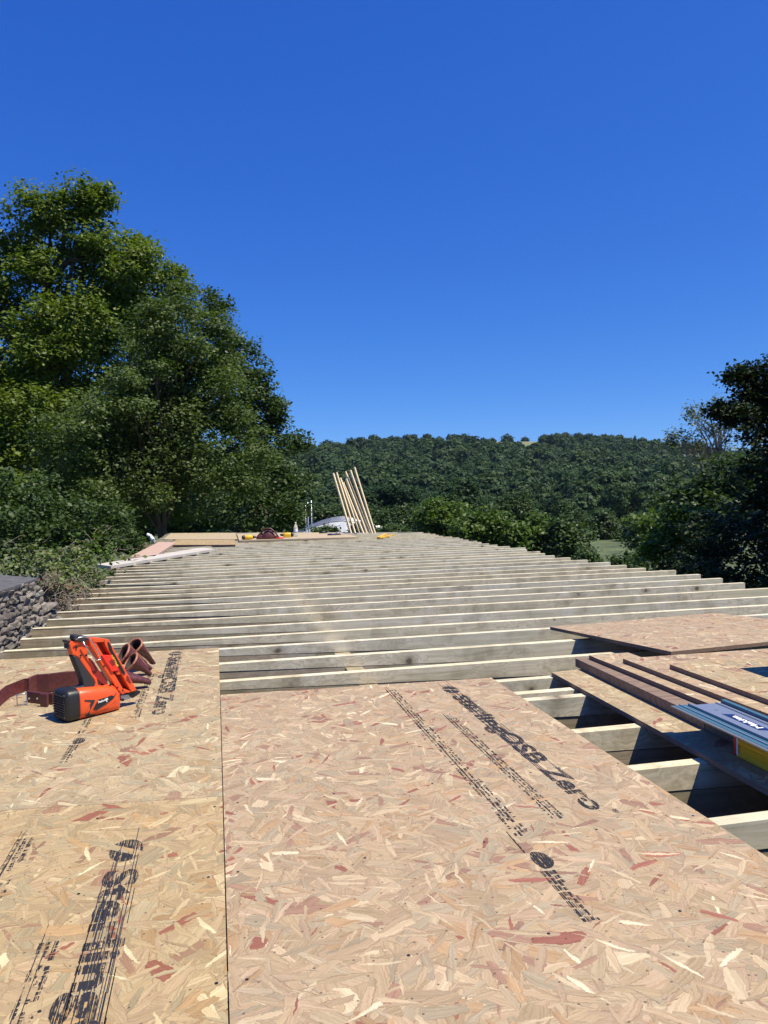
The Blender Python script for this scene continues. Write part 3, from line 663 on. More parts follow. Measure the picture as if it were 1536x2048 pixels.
# ================================================================= ROOF JOISTS
ORD = ['first', 'second', 'third', 'fourth', 'fifth', 'sixth', 'seventh', 'eighth', 'ninth', 'tenth', 'eleventh', 'twelfth', 'thirteenth', 'fourteenth', 'fifteenth', 'sixteenth', 'seventeenth', 'eighteenth', 'nineteenth', 'twentieth']
TN = {20: 'twentieth', 30: 'thirtieth', 40: 'fortieth'}; TW = {20: 'twenty', 30: 'thirty', 40: 'forty'}
def ordw(n):
    if n <= 20: return ORD[n - 1]
    t_, r_ = n // 10 * 10, n % 10
    return TN[t_] if r_ == 0 else TW[t_] + '-' + ORD[r_ - 1]
def joist(v, ua, ub, label, extra=0.0, skew=0.0, wid=.045, raf=True):
    """v: front face at u = 0.6; firring tapers from thick (right) to nothing (left)"""
    t = thing('roof_joist', label, 'joist', (0, v, 0), math.atan(skew), group='treated timber roof joists')
    zb = -.20 - .0
    ul = ua + extra
    if raf:
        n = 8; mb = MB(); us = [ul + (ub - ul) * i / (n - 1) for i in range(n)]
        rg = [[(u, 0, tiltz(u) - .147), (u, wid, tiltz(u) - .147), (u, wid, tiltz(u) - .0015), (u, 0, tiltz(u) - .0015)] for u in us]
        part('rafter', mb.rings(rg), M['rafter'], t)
    yo = rnd.uniform(-.0015, .0015)
    mb = MB(); n = 12; us = [ua + (ub - ua) * i / (n - 1) for i in range(n)]
    rg = []
    for i, u in enumerate(us):
        wv = .0015 * math.sin(u * 1.7 + v * 9)
        zt = rnd.uniform(-.0008, .0008); zbm = tiltz(u) + .0008
        rg.append([(u, -.0015 + yo + wv, zbm), (u, wid - .001 + yo + wv, zbm), (u, wid - .001 + yo + wv, zt), (u, -.0015 + yo + wv, zt)])
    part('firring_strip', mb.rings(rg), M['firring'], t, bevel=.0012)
    return t
ends = [4.45, 4.53, 4.57, 4.62, 4.65, 4.66, 4.52, 4.51, 4.52, 4.44, 4.40, 4.36, 4.40, 4.49, 4.46, 4.60, 4.50]
right_u = lambda k: ends[(k - 4)] if 4 <= k < 4 + len(ends) else 4.5
near = [(3.275, 'roof joist just under the front edge of the right deck board'), (3.051, 'pale joist in the gap, farthest of the short-looking ones beside the deck'), (2.944, 'joist doubled up close to its neighbour under the narrow board end'),
        (2.503, 'joist crossing the open gap beside the printed word end'), (2.12, 'second nearest joist wholly visible across the open gap'), (1.718, 'nearest sunlit joist across the gap at the right edge'), (1.33, 'joist hidden under the near end of the deck boards'), (.94, 'joist under the deck boards closest to the camera')]
lbn = ['pale joist nearly flush with the front edge of the right deck board', 'farthest pale joist seen in the gap between deck and narrow board', 'joist set close against its farther neighbour in the right-hand gap',
       'joist in the right-hand gap beside the boldly printed end of the lettering', 'broad bright joist second nearest of those crossing the right-hand gap', 'nearest bright joist crossing the gap at the right edge of the photo',
       'joist beneath the deck, only its right end showing at the lower right edge', 'joist hidden beneath the deck closest to the camera']
for (v, _), lb in zip(near, lbn):
    joist(v, -1.2, 4.5, lb)
vk = [3.659, 4.055, 4.454, 4.81, 5.19, 5.61, 5.99, 6.37, 6.76, 7.18, 7.53, 7.92]
while vk[-1] < 20.2: vk.append(vk[-1] + .392 + rnd.uniform(-.02, .02))
lefts = {2: -1.235, 3: -1.22, 4: -1.215, 5: -1.235, 6: -1.37, 7: -1.225, 12: -1.40, 19: -1.45, 20: -1.42, 23: -1.45, 31: -1.45}
for k, v in enumerate(vk):
    ub = right_u(k) + (0 if k < 21 else rnd.uniform(-.06, .06))
    lim = 4.5 - (v - 16.5) * (5.77 / 3.9)
    ub = min(ub, lim) if v > 16.5 else ub
    if ub < -.9: break
    ua = lefts.get(k, -1.22 + rnd.uniform(-.02, .02))
    jk = joist(v, ua, ub, 'treated roof joist, %s beyond the front edge of the right deck board' % ordw(k + 1), extra=(-.02 if k % 2 else .0), skew=rnd.uniform(-.0035, .0035))
# diagonal edge timber at the far end
a, b = Vector((4.50, 16.62, 0)), Vector((-1.25, 20.5, 0))
d = (b - a).normalized(); nrm = Vector((-d.y, d.x, 0)) * -.045
eb = link('edge_beam', MB().hull8([tuple(p + Vector((0, 0, z))) for z in (-.2, -.002) for p in ((a, b, b + nrm, a + nrm) if True else ())]).mesh('edge_beam', M['firring'])); tag(eb, 'long edge timber closing the far end of the joists', 'timber')
# noggins between the joists
nog = None
allv = sorted([n_[0] for n_ in near] + vk[:14])
first = True
for i in range(2, len(allv) - 1):
    v0, v1 = allv[i] + .047, allv[i + 1] - .003
    if v1 - v0 < .2 or v0 < 3.3: continue
    o = link('noggin', MB().box(-.045, .045, v0, v1, -.09 - .12, -.062).mesh('noggin', M['rafter']), loc=(.70, 0, 0))
    wh = 'beside the front edge of the right deck board' if abs(v0 - 3.7) < .3 else None
    n_ = i - [j for j, q in enumerate(allv) if abs(q - 3.659) < .01][0] + 1
    lb = ('short cross timber between joists, %s bay beyond the right deck board' % ordw(n_)) if n_ > 0 else 'short cross timber hidden under the right deck board'
    tag(o, lb, 'noggin', 'short cross timbers between the joists')

# ================================================================= DECK BOARDS
T = .018
def board(name, pts, z0, z1, mat, label, cat='board', bevel=.0008, group=None, zs=None):
    """sheet with its own local axes: origin at first corner"""
    o0 = Vector((pts[0][0], pts[0][1], 0)); q = [(p[0] - o0.x, p[1] - o0.y) for p in pts]; mb = MB(); n = len(q)
    if zs is None: zs = [0] * n
    vs = [(p[0], p[1], z0 + zs[i]) for i, p in enumerate(q)] + [(p[0], p[1], z1 + zs[i]) for i, p in enumerate(q)]
    mb.add(vs, [tuple(range(n - 1, -1, -1))], 1); mb.add(vs, [tuple(range(n, 2 * n))], 0); mb.add(vs, [(i, (i + 1) % n, (i + 1) % n + n, i + n) for i in range(n)], 1)
    o = link(name, mb.mesh(name, [mat, M['edge']]), loc=o0); tag(o, label, cat, group); return o
bR = board('deck_board', [(.0005, .93), (1.196, .93), (1.196, 3.29), (.0005, 3.352)], 0, T, M['osb_p'], 'large strand board deck sheet in the middle with bold lettering down its right side', group='deck boards nailed to the joists')
bL = board('deck_board', [(-1.2, 2.33), (-.002, 2.205), (-.002, 4.418), (-1.2, 4.47)], 0, T, M['osb'], 'strand board deck sheet at upper left under the nail gun', group='deck boards nailed to the joists')
bN = board('deck_board', [(-1.2, -.1), (-.002, -.22), (-.002, 2.2045), (-1.2, 2.3295)], 0, T - .0004, M['osb_y'], 'yellowish strand board deck sheet at the lower left corner', group='deck boards nailed to the joists')
# nail heads, in rows over the joists
nh = MB()
for (bd, x0, x1, js) in ((bR, .03, 1.17, (1.35, 1.74, 2.14, 2.52, 3.07)), (bL, -1.17, -.03, (2.53, 2.96, 3.30, 3.68, 4.08)), (bN, -1.17, -.03, (1.35, 1.74, 2.14))):
    mbn = MB()
    for v in js:
        for f in (0.0, .25, .5, .75, 1.0):
            x = x0 + (x1 - x0) * f + rnd.uniform(-.012, .012) - bd.location.x; y = v + rnd.uniform(-.006, .006) - bd.location.y
            mbn.tube([(x, y, T - .001), (x, y, T + .0006)], .0034, 7)
    part('nail_heads', mbn, M['black'], bd)['kind'] = 'stuff'

# lettering printed along the boards (reads towards the camera, tops of the letters to the right)
def print_frame(bd, u, v, z): 
    # text x -> -v, text y -> +u
    return Matrix(((0, 1, 0, u - bd.location.x), (-1, 0, 0, v - bd.location.y), (0, 0, 1, z), (0, 0, 0, 1)))
def big_print(bd, u, v0, v1, h, zt=T):
    L = v0 - v1; mw = print_frame(bd, u, v0, zt + .0004); root = link('printed_lettering', None, bd) if False else None
    # emblem: filled oval with a slash
    mb = MB(); seg = 28; lx = L * .085; r1, r2 = lx * .5, h * .56
    oval = [(lx * .5 + r1 * math.cos(2 * PI * i / seg), h * .45 + r2 * math.sin(2 * PI * i / seg)) for i in range(seg)]
    def halfp(sgn):   # oval split by a diagonal gap
        out = []
        for (x, y) in oval:
            dd = (y - h * .45) * .8 - (x - lx * .5) * 1.2
            if dd * sgn > h * .05: out.append((x, y))
        return out
    for sg in (1, -1):
        pl = halfp(sg)
        ang = lambda p: math.atan2(p[1] - sum(q[1] for q in pl) / len(pl), p[0] - sum(q[0] for q in pl) / len(pl))
        pl = sorted(pl, key=ang); mb.add([(x, y, 0) for x, y in pl], [tuple(range(len(pl)))])
    e = link('printed_emblem', mb.mesh('printed_emblem', M['ink']), bd); e.matrix_local = mw
    t1 = text_fit('printed_lettering', 'SterlingOSB', M['ink'], bd, L * .60, h, mw @ Matrix.Translation((L * .115, 0, 0)), .038)
    t2 = text_fit('printed_lettering', 'Zero', M['ink'], bd, L * .235, h, mw @ Matrix.Translation((L * .745, 0, 0)), .038)
    t3 = text_fit('printed_lettering', '®', M['inksolid'], bd, L * .018, h * .2, mw @ Matrix.Translation((L * .985, h * .95, 0)), .01)
    # drawn-out ink lines
    mb = MB(); g = random.Random(int(u * 1000))
    for k in range(26):
        y = g.uniform(-.02, 1.0) * h; x0 = g.uniform(-.06, .5) * L; x1 = x0 + g.uniform(.08, .4) * L; x1 = min(x1, L)
        w = .0009; mb.add([(x0, y - w, 0), (x1, y - w, 0), (x1, y + w, 0), (x0, y + w, 0)], [(0, 1, 2, 3)])
    e = link('printed_line', mb.mesh('printed_line', M['inksolid']), bd); e.matrix_local = mw @ Matrix.Translation((0, 0, .0002))
def small_print(bd, u, v0, v1, h, seed, lines=3, txt=None, zt=T, solid=2):
    L = v0 - v1; mw = print_frame(bd, u, v0, zt + .0004); g = random.Random(seed); mb = MB()
    rh = h / lines
    if txt: text_fit('printed_lettering', txt, M['ink'], bd, L, h * .8, mw @ Matrix.Translation((0, .1 * h, 0)), .02)
    # rows of dot-matrix dashes, too worn to read
    for r_ in range(lines if not txt else 0):
        x = 0
        while x < L:
            w = g.uniform(.004, .016); gap = g.uniform(.002, .008) if g.random() > .12 else g.uniform(.015, .035)
            y0 = r_ * rh + g.uniform(0, .25) * rh; y1 = (r_ + 1) * rh - g.uniform(.1, .4) * rh
            if g.random() < .8: mb.add([(x, y0, 0), (x + w, y0, 0), (x + w * g.uniform(.5, 1), y1, 0), (x, y1, 0)], [(0, 1, 2, 3)])
            x += w * .6 + gap
    for k in range(solid):
        y = g.uniform(0, .5) * h; x0 = -g.uniform(.02, .07); x1 = L * g.uniform(.5, .98); w = .0011
        mb.add([(x0, y - w, .0001), (x1, y - w, .0001), (x1, y + w, .0001), (x0, y + w, .0001)], [(0, 1, 2, 3)])
    e = link('worn_print', mb.mesh('worn_print', M['ink']), bd); e.matrix_local = mw
def emblem_bar(bd, u, v0, v1, h, zt=T):
    L = v0 - v1; mw = print_frame(bd, u, v0, zt + .0004); mb = MB(); seg = 24; r1 = L * .14
    mb.add([(r1 + r1 * math.cos(2 * PI * i / seg), h * .6 + h * .9 * math.sin(2 * PI * i / seg) * (1 if i <= seg / 2 else .5), 0) for i in range(seg)], [tuple(range(seg))])
    for r_ in range(4):
        g = random.Random(r_ + 5); x = r1 * 2.2
        while x < L:
            w = g.uniform(.012, .03); mb.add([(x, r_ * h * .27, 0), (min(L, x + w), r_ * h * .27, 0), (min(L, x + w), (r_ + .8) * h * .27, 0), (x, (r_ + .8) * h * .27, 0)], [(0, 1, 2, 3)]); x += w + .006
            if r_ == 3 and g.random() < .6: x += .05
    e = link('printed_emblem', mb.mesh('printed_emblem', M['ink']), bd); e.matrix_local = mw
big_print(bR, .932, 3.20, 1.815, .062)
small_print(bR, .818, 2.74, 1.83, .040, 1, 4, solid=3)
small_print(bR, .690, 3.21, 1.76, .046, 2, 4, solid=3)
emblem_bar(bR, .676, 1.665, 1.365, .034); small_print(bR, .676, 1.74, 1.66, .006, 9, 1, solid=2)
big_print(bL, -.262, 4.385, 3.09, .066)
small_print(bL, -.338, 3.86, 3.09, .034, 4, 3)
small_print(bL, -.512, 3.14, 2.95, .030, 5, 2, solid=0); emblem_bar(bL, -.512, 2.89, 2.63, .030)
big_print(bN, -.262, 1.985, .60, .070, T - .0006)
small_print(bN, -.350, 1.56, .9, .040, 6, 3, zt=T - .0006)
small_print(bN, -.505, 2.06, 1.60, .044, 8, 3, zt=T - .0006, solid=3)

# ---------------------------------------------------------------- boards stacked on the right
board('loose_board', [(1.967, 4.356), (2.08, 3.255), (3.30, 3.36), (3.19, 4.48)], .012, .030, M['osb_p'], 'loose strand board sheet tilted above the others near the right edge', zs=[0, .055, .06, .0])
board('narrow_board', [(1.455, 1.25), (1.72, 1.25), (1.70, 3.325), (1.495, 3.305)], 0.001, T, M['osb'], 'narrow strand board strip lying across the open joists')
# shaft of stacked pieces on top
board('under_board', [(1.70, .9), (3.4, .9), (3.4, 3.2), (1.76, 3.2)], 0.001, T, M['osb'], 'bottom strand board sheet of the right-hand stack')
tb = link('timber_board', MB().box(-.045, .045, -1.02, 0, 0, .040).box(-.045, .045, -1.9, -1.025, 0, .0395).mesh('timber_board', M['darkwood']), loc=(1.694, 3.375, T + .001), bevel=.002)
tb.rotation_euler.z = -.02
tag(tb, 'dark brown timber along the left side of the right-hand stack', 'timber')
board('offcut_board', [(1.735, .9), (1.95, .9), (1.90, 3.33), (1.70, 3.335)], T + .042, 2 * T + .042, M['osb_p'], 'strand board offcut on the dark timber under the guide rail')
pk = link('packing_timber', MB().box(0, .5, 0, .045, 0, .039).mesh('packing_timber', M['rafter']), loc=(1.80, 2.7, T + .001)); tag(pk, 'short packing timber hidden under the stacked boards', 'timber')
board('stacked_board', [(1.80, .9), (2.9, .9), (2.9, 3.12), (1.765, 3.14)], 2 * T + .043, 3 * T + .043, M['osb_p'], 'middle strand board sheet of the stack, between two dark edges')
board('stacked_board', [(1.87, .9), (2.7, .9), (2.7, 2.88), (1.845, 2.90)], 3 * T + .044, 4 * T + .044, M['osb'], 'topmost strand board sheet of the stack with a dark long edge')
Z4 = 4 * T + .0445

# guide rail
gr = thing('guide_rail', 'blue grey aluminium saw guide rail overhanging the stacked boards', 'guide rail', (1.585, 2.33, .1135), -.012)
L_ = -1.6
part('rail_plate', MB().box(-.035, .105, L_, 0, 0, .003), M['alu'], gr, bevel=.0006)
part('grip_strip', MB().box(-.079, -.036, L_, .012, .0, .0028), M['alublue'], gr)
part('splinter_guard', MB().box(-.092, -.080, L_, .014, -.002, .002), M['alugrey'], gr)
part('rail_rib', MB().box(-.036, -.028, L_, 0, .003, .0105).box(-.062, -.058, L_, .012, .003, .006), M['alu'], gr)
part('rail_rib', MB().box(.090, .105, L_, 0, .003, .0135), M['alublue'], gr)
part('rail_rib', MB().box(.068, .073, L_, 0, .003, .006), M['alu'], gr)
part('guide_hole', MB().tube([(.02, -.075, .0028), (.02, -.075, .0036)], .007, 14), M['alugrey'], gr)
lp = part('maker_label', MB().slab([(.008, -.30), (.042, -.315), (.042, -.135), (.008, -.12)], .0031, .0036), M['navy'], gr)
text_fit('label_lettering', 'Makita', M['white'], lp, .135, .022, Matrix(((0, -1, 0, .036), (1, 0, 0, -.285), (0, 0, 1, .0038), (0, 0, 0, 1))), .03)
# yellow spirit level on edge under the rail
lv = thing('spirit_level', 'yellow box spirit level standing on edge under the guide rail', 'spirit level', (1.573, 2.11, T + .001), -.012)
part('level_body', MB().prism([(-.012, 0), (.012, 0), (.012, .008), (.009, .012), (.009, .036), (.012, .041), (.012, .049), (.009, .053), (.009, .078), (.012, .084), (.012, .092), (-.012, .092), (-.012, .084), (-.009, .078), (-.009, .053), (-.012, .049), (-.012, .041), (-.009, .036), (-.009, .012), (-.012, .008)], -1.2, -.012), M['levely'], lv)
part('end_cap', MB().box(-.013, .013, -.0125, .0, -.0005, .0925), M['red'], lv, bevel=.002)
part('level_label', MB().box(-.0128, -.0122, -.022, -.0135, .004, .088), M['white'], lv)
for y in (-.35, -.8): part('vial', MB().tube([(-.0095, y - .03, .065), (-.0095, y + .03, .065)], .006, 10), leafmat('vial_green', (.4, .6, .05), (.5, .7, .1)), lv)
# black case at the right edge, casting the long shadow
cs = thing('tool_case', 'black tool case standing on the boards at the extreme right edge', 'case', (2.156, 2.62, Z4), -.03)
part('case_body', MB().box(0, .42, -.10, .06, 0, .215), M['black'], cs, bevel=.012)
part('case_lid', MB().box(-.003, .423, -.103, .063, .216, .25), M['grip'], cs, bevel=.008)
part('handle', MB().tube([(.14, -.02, .25), (.15, -.02, .28), (.27, -.02, .28), (.28, -.02, .25)], .008, 8), M['black'], cs, True)
part('latch', MB().box(.1, .14, -.109, -.1035, .18, .24), M['zinc'], cs)
part('latch', MB().box(.28, .32, -.109, -.1035, .18, .24), M['zinc'], cs)

# ================================================================= NAIL GUN
def ipt(px, py):   # zoom pixels of the gun -> local X, Z
    return ((px - 250) / 3010.0, (1265 - .285 * (px - 250) - py) / 3440.0)
gun = thing('nail_gun', 'orange and black cordless nail gun standing on the upper left deck board', 'nail gun', (-.592, 3.135, T), math.radians(35))
def P2(*l): return [ipt(*q) for q in l]
def rsq(x, zc, ry, rz, n=28, e=.32, yo=0):
    out = []
    for k in range(n):
        t = 2 * PI * k / n; c, s = math.cos(t), math.sin(t)
        out.append((x, yo + ry * math.copysign(abs(c) ** e, c), zc + rz * math.copysign(abs(s) ** e, s)))
    return out
mb = MB(); xs = [.040, .05, .10, .15, .185, .205, .218, .224]; rs_ = [.0585, .060, .0575, .054, .050, .045, .036, .022]
body = part('body', mb.rings([rsq(x, r, r, r, e=.55) for x, r in zip(xs, rs_)]), M['orange'], gun, True)
brad = lambda x: float(np.interp(x, xs, rs_))
mb = MB(); cap = part('end_cap', mb.rings([rsq(x, .0615, r, r, e=.45) for x, r in ((-.012, .046), (-.008, .055), (0, .0605), (.006, .0615), (.042, .0605))]), M['black'], gun, True, sharp=35)
for k in range(9):
    z = .022 + k * .0095; hw = .048 * math.sqrt(max(.1, 1 - ((z - .0615) / .054) ** 2))
    part('vent_rib', MB().box(-.0155, -.010, -hw, hw, z, z + .0042), M['grip'], cap)
for (y, z) in ((-.042, .020), (-.042, .103), (.042, .103), (.042, .020)): part('screw', MB().tube([(-.0145, y, z), (-.006, y, z)], .005, 8), M['grip'], cap)
hw = .021
part('grip', MB().prism(P2((365, 385), (395, 378), (432, 405), (500, 520), (565, 625), (618, 700), (628, 745), (612, 800), (595, 885), (430, 895), (385, 850), (330, 825), (430, 800), (480, 775), (470, 700), (430, 580), (395, 480)), -hw, hw), M['grip'], gun, bevel=.005)
fr = part('handle_frame', MB().prism(P2((325, 225), (345, 205), (400, 180), (480, 185), (560, 240), (570, 290), (545, 330), (560, 420), (575, 520), (605, 610), (650, 660), (665, 750), (700, 780), (800, 735), (870, 760), (920, 800), (850, 850), (600, 890), (600, 800), (630, 740), (615, 690), (560, 610), (495, 510), (430, 400), (365, 375), (345, 300)), -.019, .019), M['orange'], gun, bevel=.004)
part('rubber_bumper', MB().prism(P2((300, 190), (345, 190), (360, 210), (325, 235), (330, 300), (310, 300), (322, 240), (295, 215)), -.017, .017), M['black'], gun, bevel=.002)
part('hook_mount', MB().prism(P2((375, 165), (385, 110), (430, 100), (540, 105), (560, 140), (520, 165), (470, 190), (400, 185)), -.024, .014), M['grip'], gun, bevel=.003)
# magazine: two long rails with openings, thin walls
part('magazine_rail', MB().prism(P2((740, 118), (800, 118), (1145, 790), (1135, 806), (1075, 828), (755, 200)), -.026, .022), M['orange'], gun, bevel=.003)
part('magazine_rail', MB().prism(P2((560, 135), (620, 125), (960, 760), (1010, 850), (960, 870), (900, 800), (720, 500), (640, 330), (580, 230)), -.022, .022), M['orange'], gun, bevel=.003)
part('magazine_bridge', MB().prism(P2((600, 122), (750, 116), (760, 160), (610, 185)), -.0235, .0215), M['orange'], gun, bevel=.002)
part('magazine_bridge', MB().prism(P2((1000, 790), (1075, 822), (1060, 835), (1000, 850), (950, 800)), -.0235, .0215), M['orange'], gun, bevel=.002)
part('magazine_bridge', MB().prism(P2((880, 560), (930, 545), (950, 590), (900, 600)), -.0235, .0215), M['orange'], gun, bevel=.002)
part('magazine_core', MB().prism(P2((590, 160), (760, 130), (1100, 800), (960, 850)), .004, .019), M['dkred'], gun)
part('magazine_core', MB().prism(P2((580, 400), (620, 440), (800, 740), (760, 760), (690, 700), (590, 600), (560, 480)), -.012, .012), M['dkred'], gun)
part('magazine_slot', MB().prism(P2((640, 225), (680, 210), (750, 330), (712, 340)), -.002, .0035), M['black'], gun)
part('pusher', MB().prism(P2((700, 345), (825, 332), (885, 455), (920, 540), (820, 562), (790, 500), (745, 430)), -.029, .006), M['red'], gun, bevel=.003)
part('pusher_recess', MB().prism(P2((795, 420), (825, 385), (862, 400), (868, 455), (835, 480)), -.0296, -.0285), M['dkred'], gun)
part('nail_strip', MB().prism(P2((840, 578), (868, 575), (960, 765), (940, 790)), -.012, .004), M['zinc'], gun)
part('rail_stripe', MB().prism(P2((780, 165), (800, 150), (835, 215), (845, 262), (1000, 560), (985, 600), (955, 570), (800, 262)), -.0268, -.0262), M['black'], gun)
part('rail_opening', MB().prism(P2((1018, 605), (1035, 600), (1075, 690), (1060, 712), (1010, 660)), -.0268, -.0262), M['dkred'], gun)
def gtext(txt, a, b, h, y, mat, bold=.03, parent=gun):
    A, B_ = ipt(*a), ipt(*b); dx, dz = B_[0] - A[0], B_[1] - A[1]; L = math.hypot(dx, dz); dx /= L; dz /= L
    mw = Matrix(((dx, -dz, 0, A[0]), (0, 0, -1, y), (dz, dx, 0, A[1]), (0, 0, 0, 1)))
    return text_fit('lettering', txt, mat, parent, L, h, mw, bold)
gtext('IM350+', (915, 470), (842, 318), .008, -.0274, M['yellowprint'])
# hook wire
hk = [ipt(470, 185), ipt(545, 310), ipt(612, 405), ipt(632, 418), ipt(668, 405), ipt(682, 385), ipt(640, 285), ipt(590, 190), ipt(545, 125), ipt(500, 112), ipt(430, 130), ipt(385, 160)]
part('wire_hook', MB().tube([(x, -.034, z) for x, z in hk], .0026, 8), M['steel'], gun, True)
# nose and no-mar foot
part('nose', MB().prism(P2((955, 885), (1060, 862), (1085, 905), (1080, 930), (1000, 955), (960, 965)), -.014, .014), M['zinc'], gun, bevel=.002)
part('nose_foot', MB().prism(P2((1010, 845), (1150, 795), (1215, 810), (1215, 838), (1110, 920), (1080, 905), (1060, 858)), -.017, .017), M['black'], gun, bevel=.003)
part('nose_screw', MB().tube([(ipt(975, 945)[0], -.018, ipt(975, 945)[1]), (ipt(975, 945)[0], .0, ipt(975, 945)[1])], .006, 10), M['black'], gun)
part('trigger', MB().prism(P2((590, 560), (640, 620), (650, 650), (610, 640), (585, 600)), -.008, .008), M['black'], gun, bevel=.002)
# side decals follow the barrel
def decal(name, poly, mat, lift=.0012):
    mb = MB(); pts = P2(*poly)
    vs = []
    for (x, z) in pts:
        r = brad(x); e = .55; dz = min(.97, abs((z - r) / r)); y = -r * (1 - dz ** (2 / e)) ** (e / 2) - lift; vs.append((x, y, z))
    mb.add(vs, [tuple(range(len(vs)))]); return part(name, mb, mat, body)
decal('logo_panel', [(530, 1070), (565, 1000), (605, 935), (720, 895), (855, 840), (800, 915), (700, 1000), (575, 1082)], M['black'])
decal('side_stripe', [(430, 945), (560, 940), (550, 975), (505, 1060), (485, 1120), (505, 1145), (560, 1135), (560, 1155), (470, 1175), (440, 1160), (445, 1130), (470, 1060), (510, 970), (430, 962)], M['grip'])
decal('side_stripe', [(560, 1135), (700, 1060), (820, 960), (880, 890), (905, 840), (920, 835), (910, 880), (840, 985), (720, 1085), (565, 1160)], M['grip'])
def on_barrel_text(txt, a, b, h, mat):
    A, B_ = ipt(*a), ipt(*b); y = -brad((A[0] + B_[0]) / 2) - .0026
    dx, dz = B_[0] - A[0], B_[1] - A[1]; L = math.hypot(dx, dz); dx /= L; dz /= L
    yA, yB = -brad(A[0]) - .0022, -brad(B_[0]) - .0022
    mw = Matrix(((dx, -dz, 0, A[0]), ((yB - yA) / L, 0, -1, yA), (dz, dx, 0, A[1]), (0, 0, 0, 1)))
    return text_fit('lettering', txt, mat, body, L, h, mw, .03)
on_barrel_text('Paslode', (597, 985), (708, 942), .0085, M['white'])
on_barrel_text('P', (705, 965), (735, 945), .014, M['white'])
for (a, b) in (((520, 215), 1), ((410, 272), 1), ((460, 370), 1), ((525, 360), 1), ((738, 490), 2), ((900, 775), 2), ((968, 805), 2), ((812, 745), 1)):
    x, z = ipt(*a); part('screw', MB().tube([(x, -.0235, z), (x, -.018, z)], .0038, 8), M['black'], gun)

# ================================================================= LEATHER TOOL BELT
belt = thing('tool_belt', 'maroon leather tool belt curling behind the nail gun with pouches at its right', 'tool belt', (-.6, 3.55, T))
O = belt.location
def strap(pts, w, th=.005, lean=None):
    """band standing on its edge: pts (world px on deck) with height offsets"""
    rg = []
    P = [Vector(p) for p in pts]
    for i, p in enumerate(P):
        d = (P[min(i + 1, len(P) - 1)] - P[max(i - 1, 0)]); d.z = 0; d.normalize(); nn = Vector((-d.y, d.x, 0))
        ww = w[i] if hasattr(w, '__len__') else w; ln = (lean[i] if lean else 0)
        up = Vector((0, 0, 1)) * math.cos(ln) + nn * math.sin(ln); th_ = nn * math.cos(ln) - Vector((0, 0, 1)) * math.sin(ln)
        q = p - O
        rg.append([q - th_ * th / 2, q + th_ * th / 2, q + th_ * th / 2 + up * ww, q - th_ * th / 2 + up * ww])
    return MB().rings(rg)
g0 = lambda x, y: onplane(x, y, T)
sp_ = [g0(-60, 1480), g0(-20, 1430), g0(20, 1395), g0(50, 1383), g0(75, 1382), g0(110, 1382), g0(160, 1375), g0(215, 1368)]
for p in sp_: p.z = T + .002
part('belt_strap', strap(sp_, [.05, .05, .052, .055, .058, .060, .06, .06], .005, [.5, .45, .3, .15, 0, 0, 0, 0]), M['leather'], belt, bevel=.001)
sp2 = [g0(58, 1388), g0(75, 1384), g0(100, 1383), g0(130, 1380), g0(160, 1377)]
for p in sp2: p.z = T + .003; p.y -= .014
part('belt_pad', strap(sp2, [.070, .078, .080, .082, .080], .012), M['leather'], belt, bevel=.003)
sp3 = [g0(56, 1404), g0(80, 1407), g0(108, 1409)]
for p in sp3: p.z = T + .002
part('belt_loop', strap(sp3, .046, .016), M['leather'], belt, bevel=.003)
part('belt_loop', strap([g0(82, 1413) + Vector((0, 0, .002)), g0(96, 1414) + Vector((0, 0, .002))], .052, .012), M['leather'], belt, bevel=.002)
bk = g0(44, 1412) - O
part('buckle', MB().tube([bk + Vector((-.018, 0, .004)), bk + Vector((-.018, 0, .045)), bk + Vector((.016, .01, .05)), bk + Vector((.018, .012, .006)), bk + Vector((-.018, 0, .004))], .0028, 7), M['steel'], belt, True)
for px, py in ((60, 1397), (76, 1398)):
    c = g0(px, 1410) - O; part('rivet', MB().tube([c + Vector((0, -.012, .03)), c + Vector((0, -.006, .03))], .004, 8), M['steel'], belt)
def pouch(mouth_px, tip_px, zc0, zc1, r0, r1, mat='leather', squash=.6, lip=True, D=None, nm='pouch'):
    """open leather pocket: elliptical tube from an open mouth down to a closed end"""
    a = onplane(*mouth_px, T) - O; b = onplane(*tip_px, T) - O; a.z = zc0; b.z = zc1
    ax = (b - a).normalized(); side = ax.cross(Vector((0, 0, 1))).normalized(); up = side.cross(ax)
    rg = []; n = 20; fr_ = [0, .02, .1, .3, .55, .8, .95, 1.0]
    for f in fr_:
        c = a.lerp(b, f) + Vector((0, 0, .010 * math.sin(f * PI))); k = r0 + (r1 - r0) * f; sq = 1.0 - (1 - squash) * min(1, f * 1.4)
        rg.append([c + side * k * math.cos(2 * PI * i / n) * (1 + .06 * math.sin(3 * 2 * PI * i / n + f * 5)) + up * k * sq * math.sin(2 * PI * i / n) for i in range(n)])
    o = part(nm, MB().rings(rg, caps=(False, True)), M[mat], belt, True)
    rin = [[p.lerp(sum(r, Vector()) / n, .12 if j == 0 else .2) for p in r] for j, r in enumerate(rg[:6])]
    part('pouch_lining', MB().rings(rin, caps=(False, True)), M['leathin'], o, True)
    if lip:
        loop = [p for p in rg[0]] + [rg[0][0]]
        part('pouch_lip', MB().tube(loop, .0055, 6, caps=False), M['tan'], o, True)
        # stitched tan seam along the upper side
        se = [r[4] + up * .001 for r in rg[:6]]
        part('seam', MB().tube(se, .003, 5), M['tan'] if nm == 'pouch' else M['leather'], o, True)
    return o
pouch((270, 1346), (306, 1336), .130, .024, .042, .020, squash=.4)
pouch((246, 1357), (301, 1349), .112, .028, .055, .024, squash=.45)
pouch((262, 1364), (300, 1358), .092, .024, .046, .022, squash=.5)
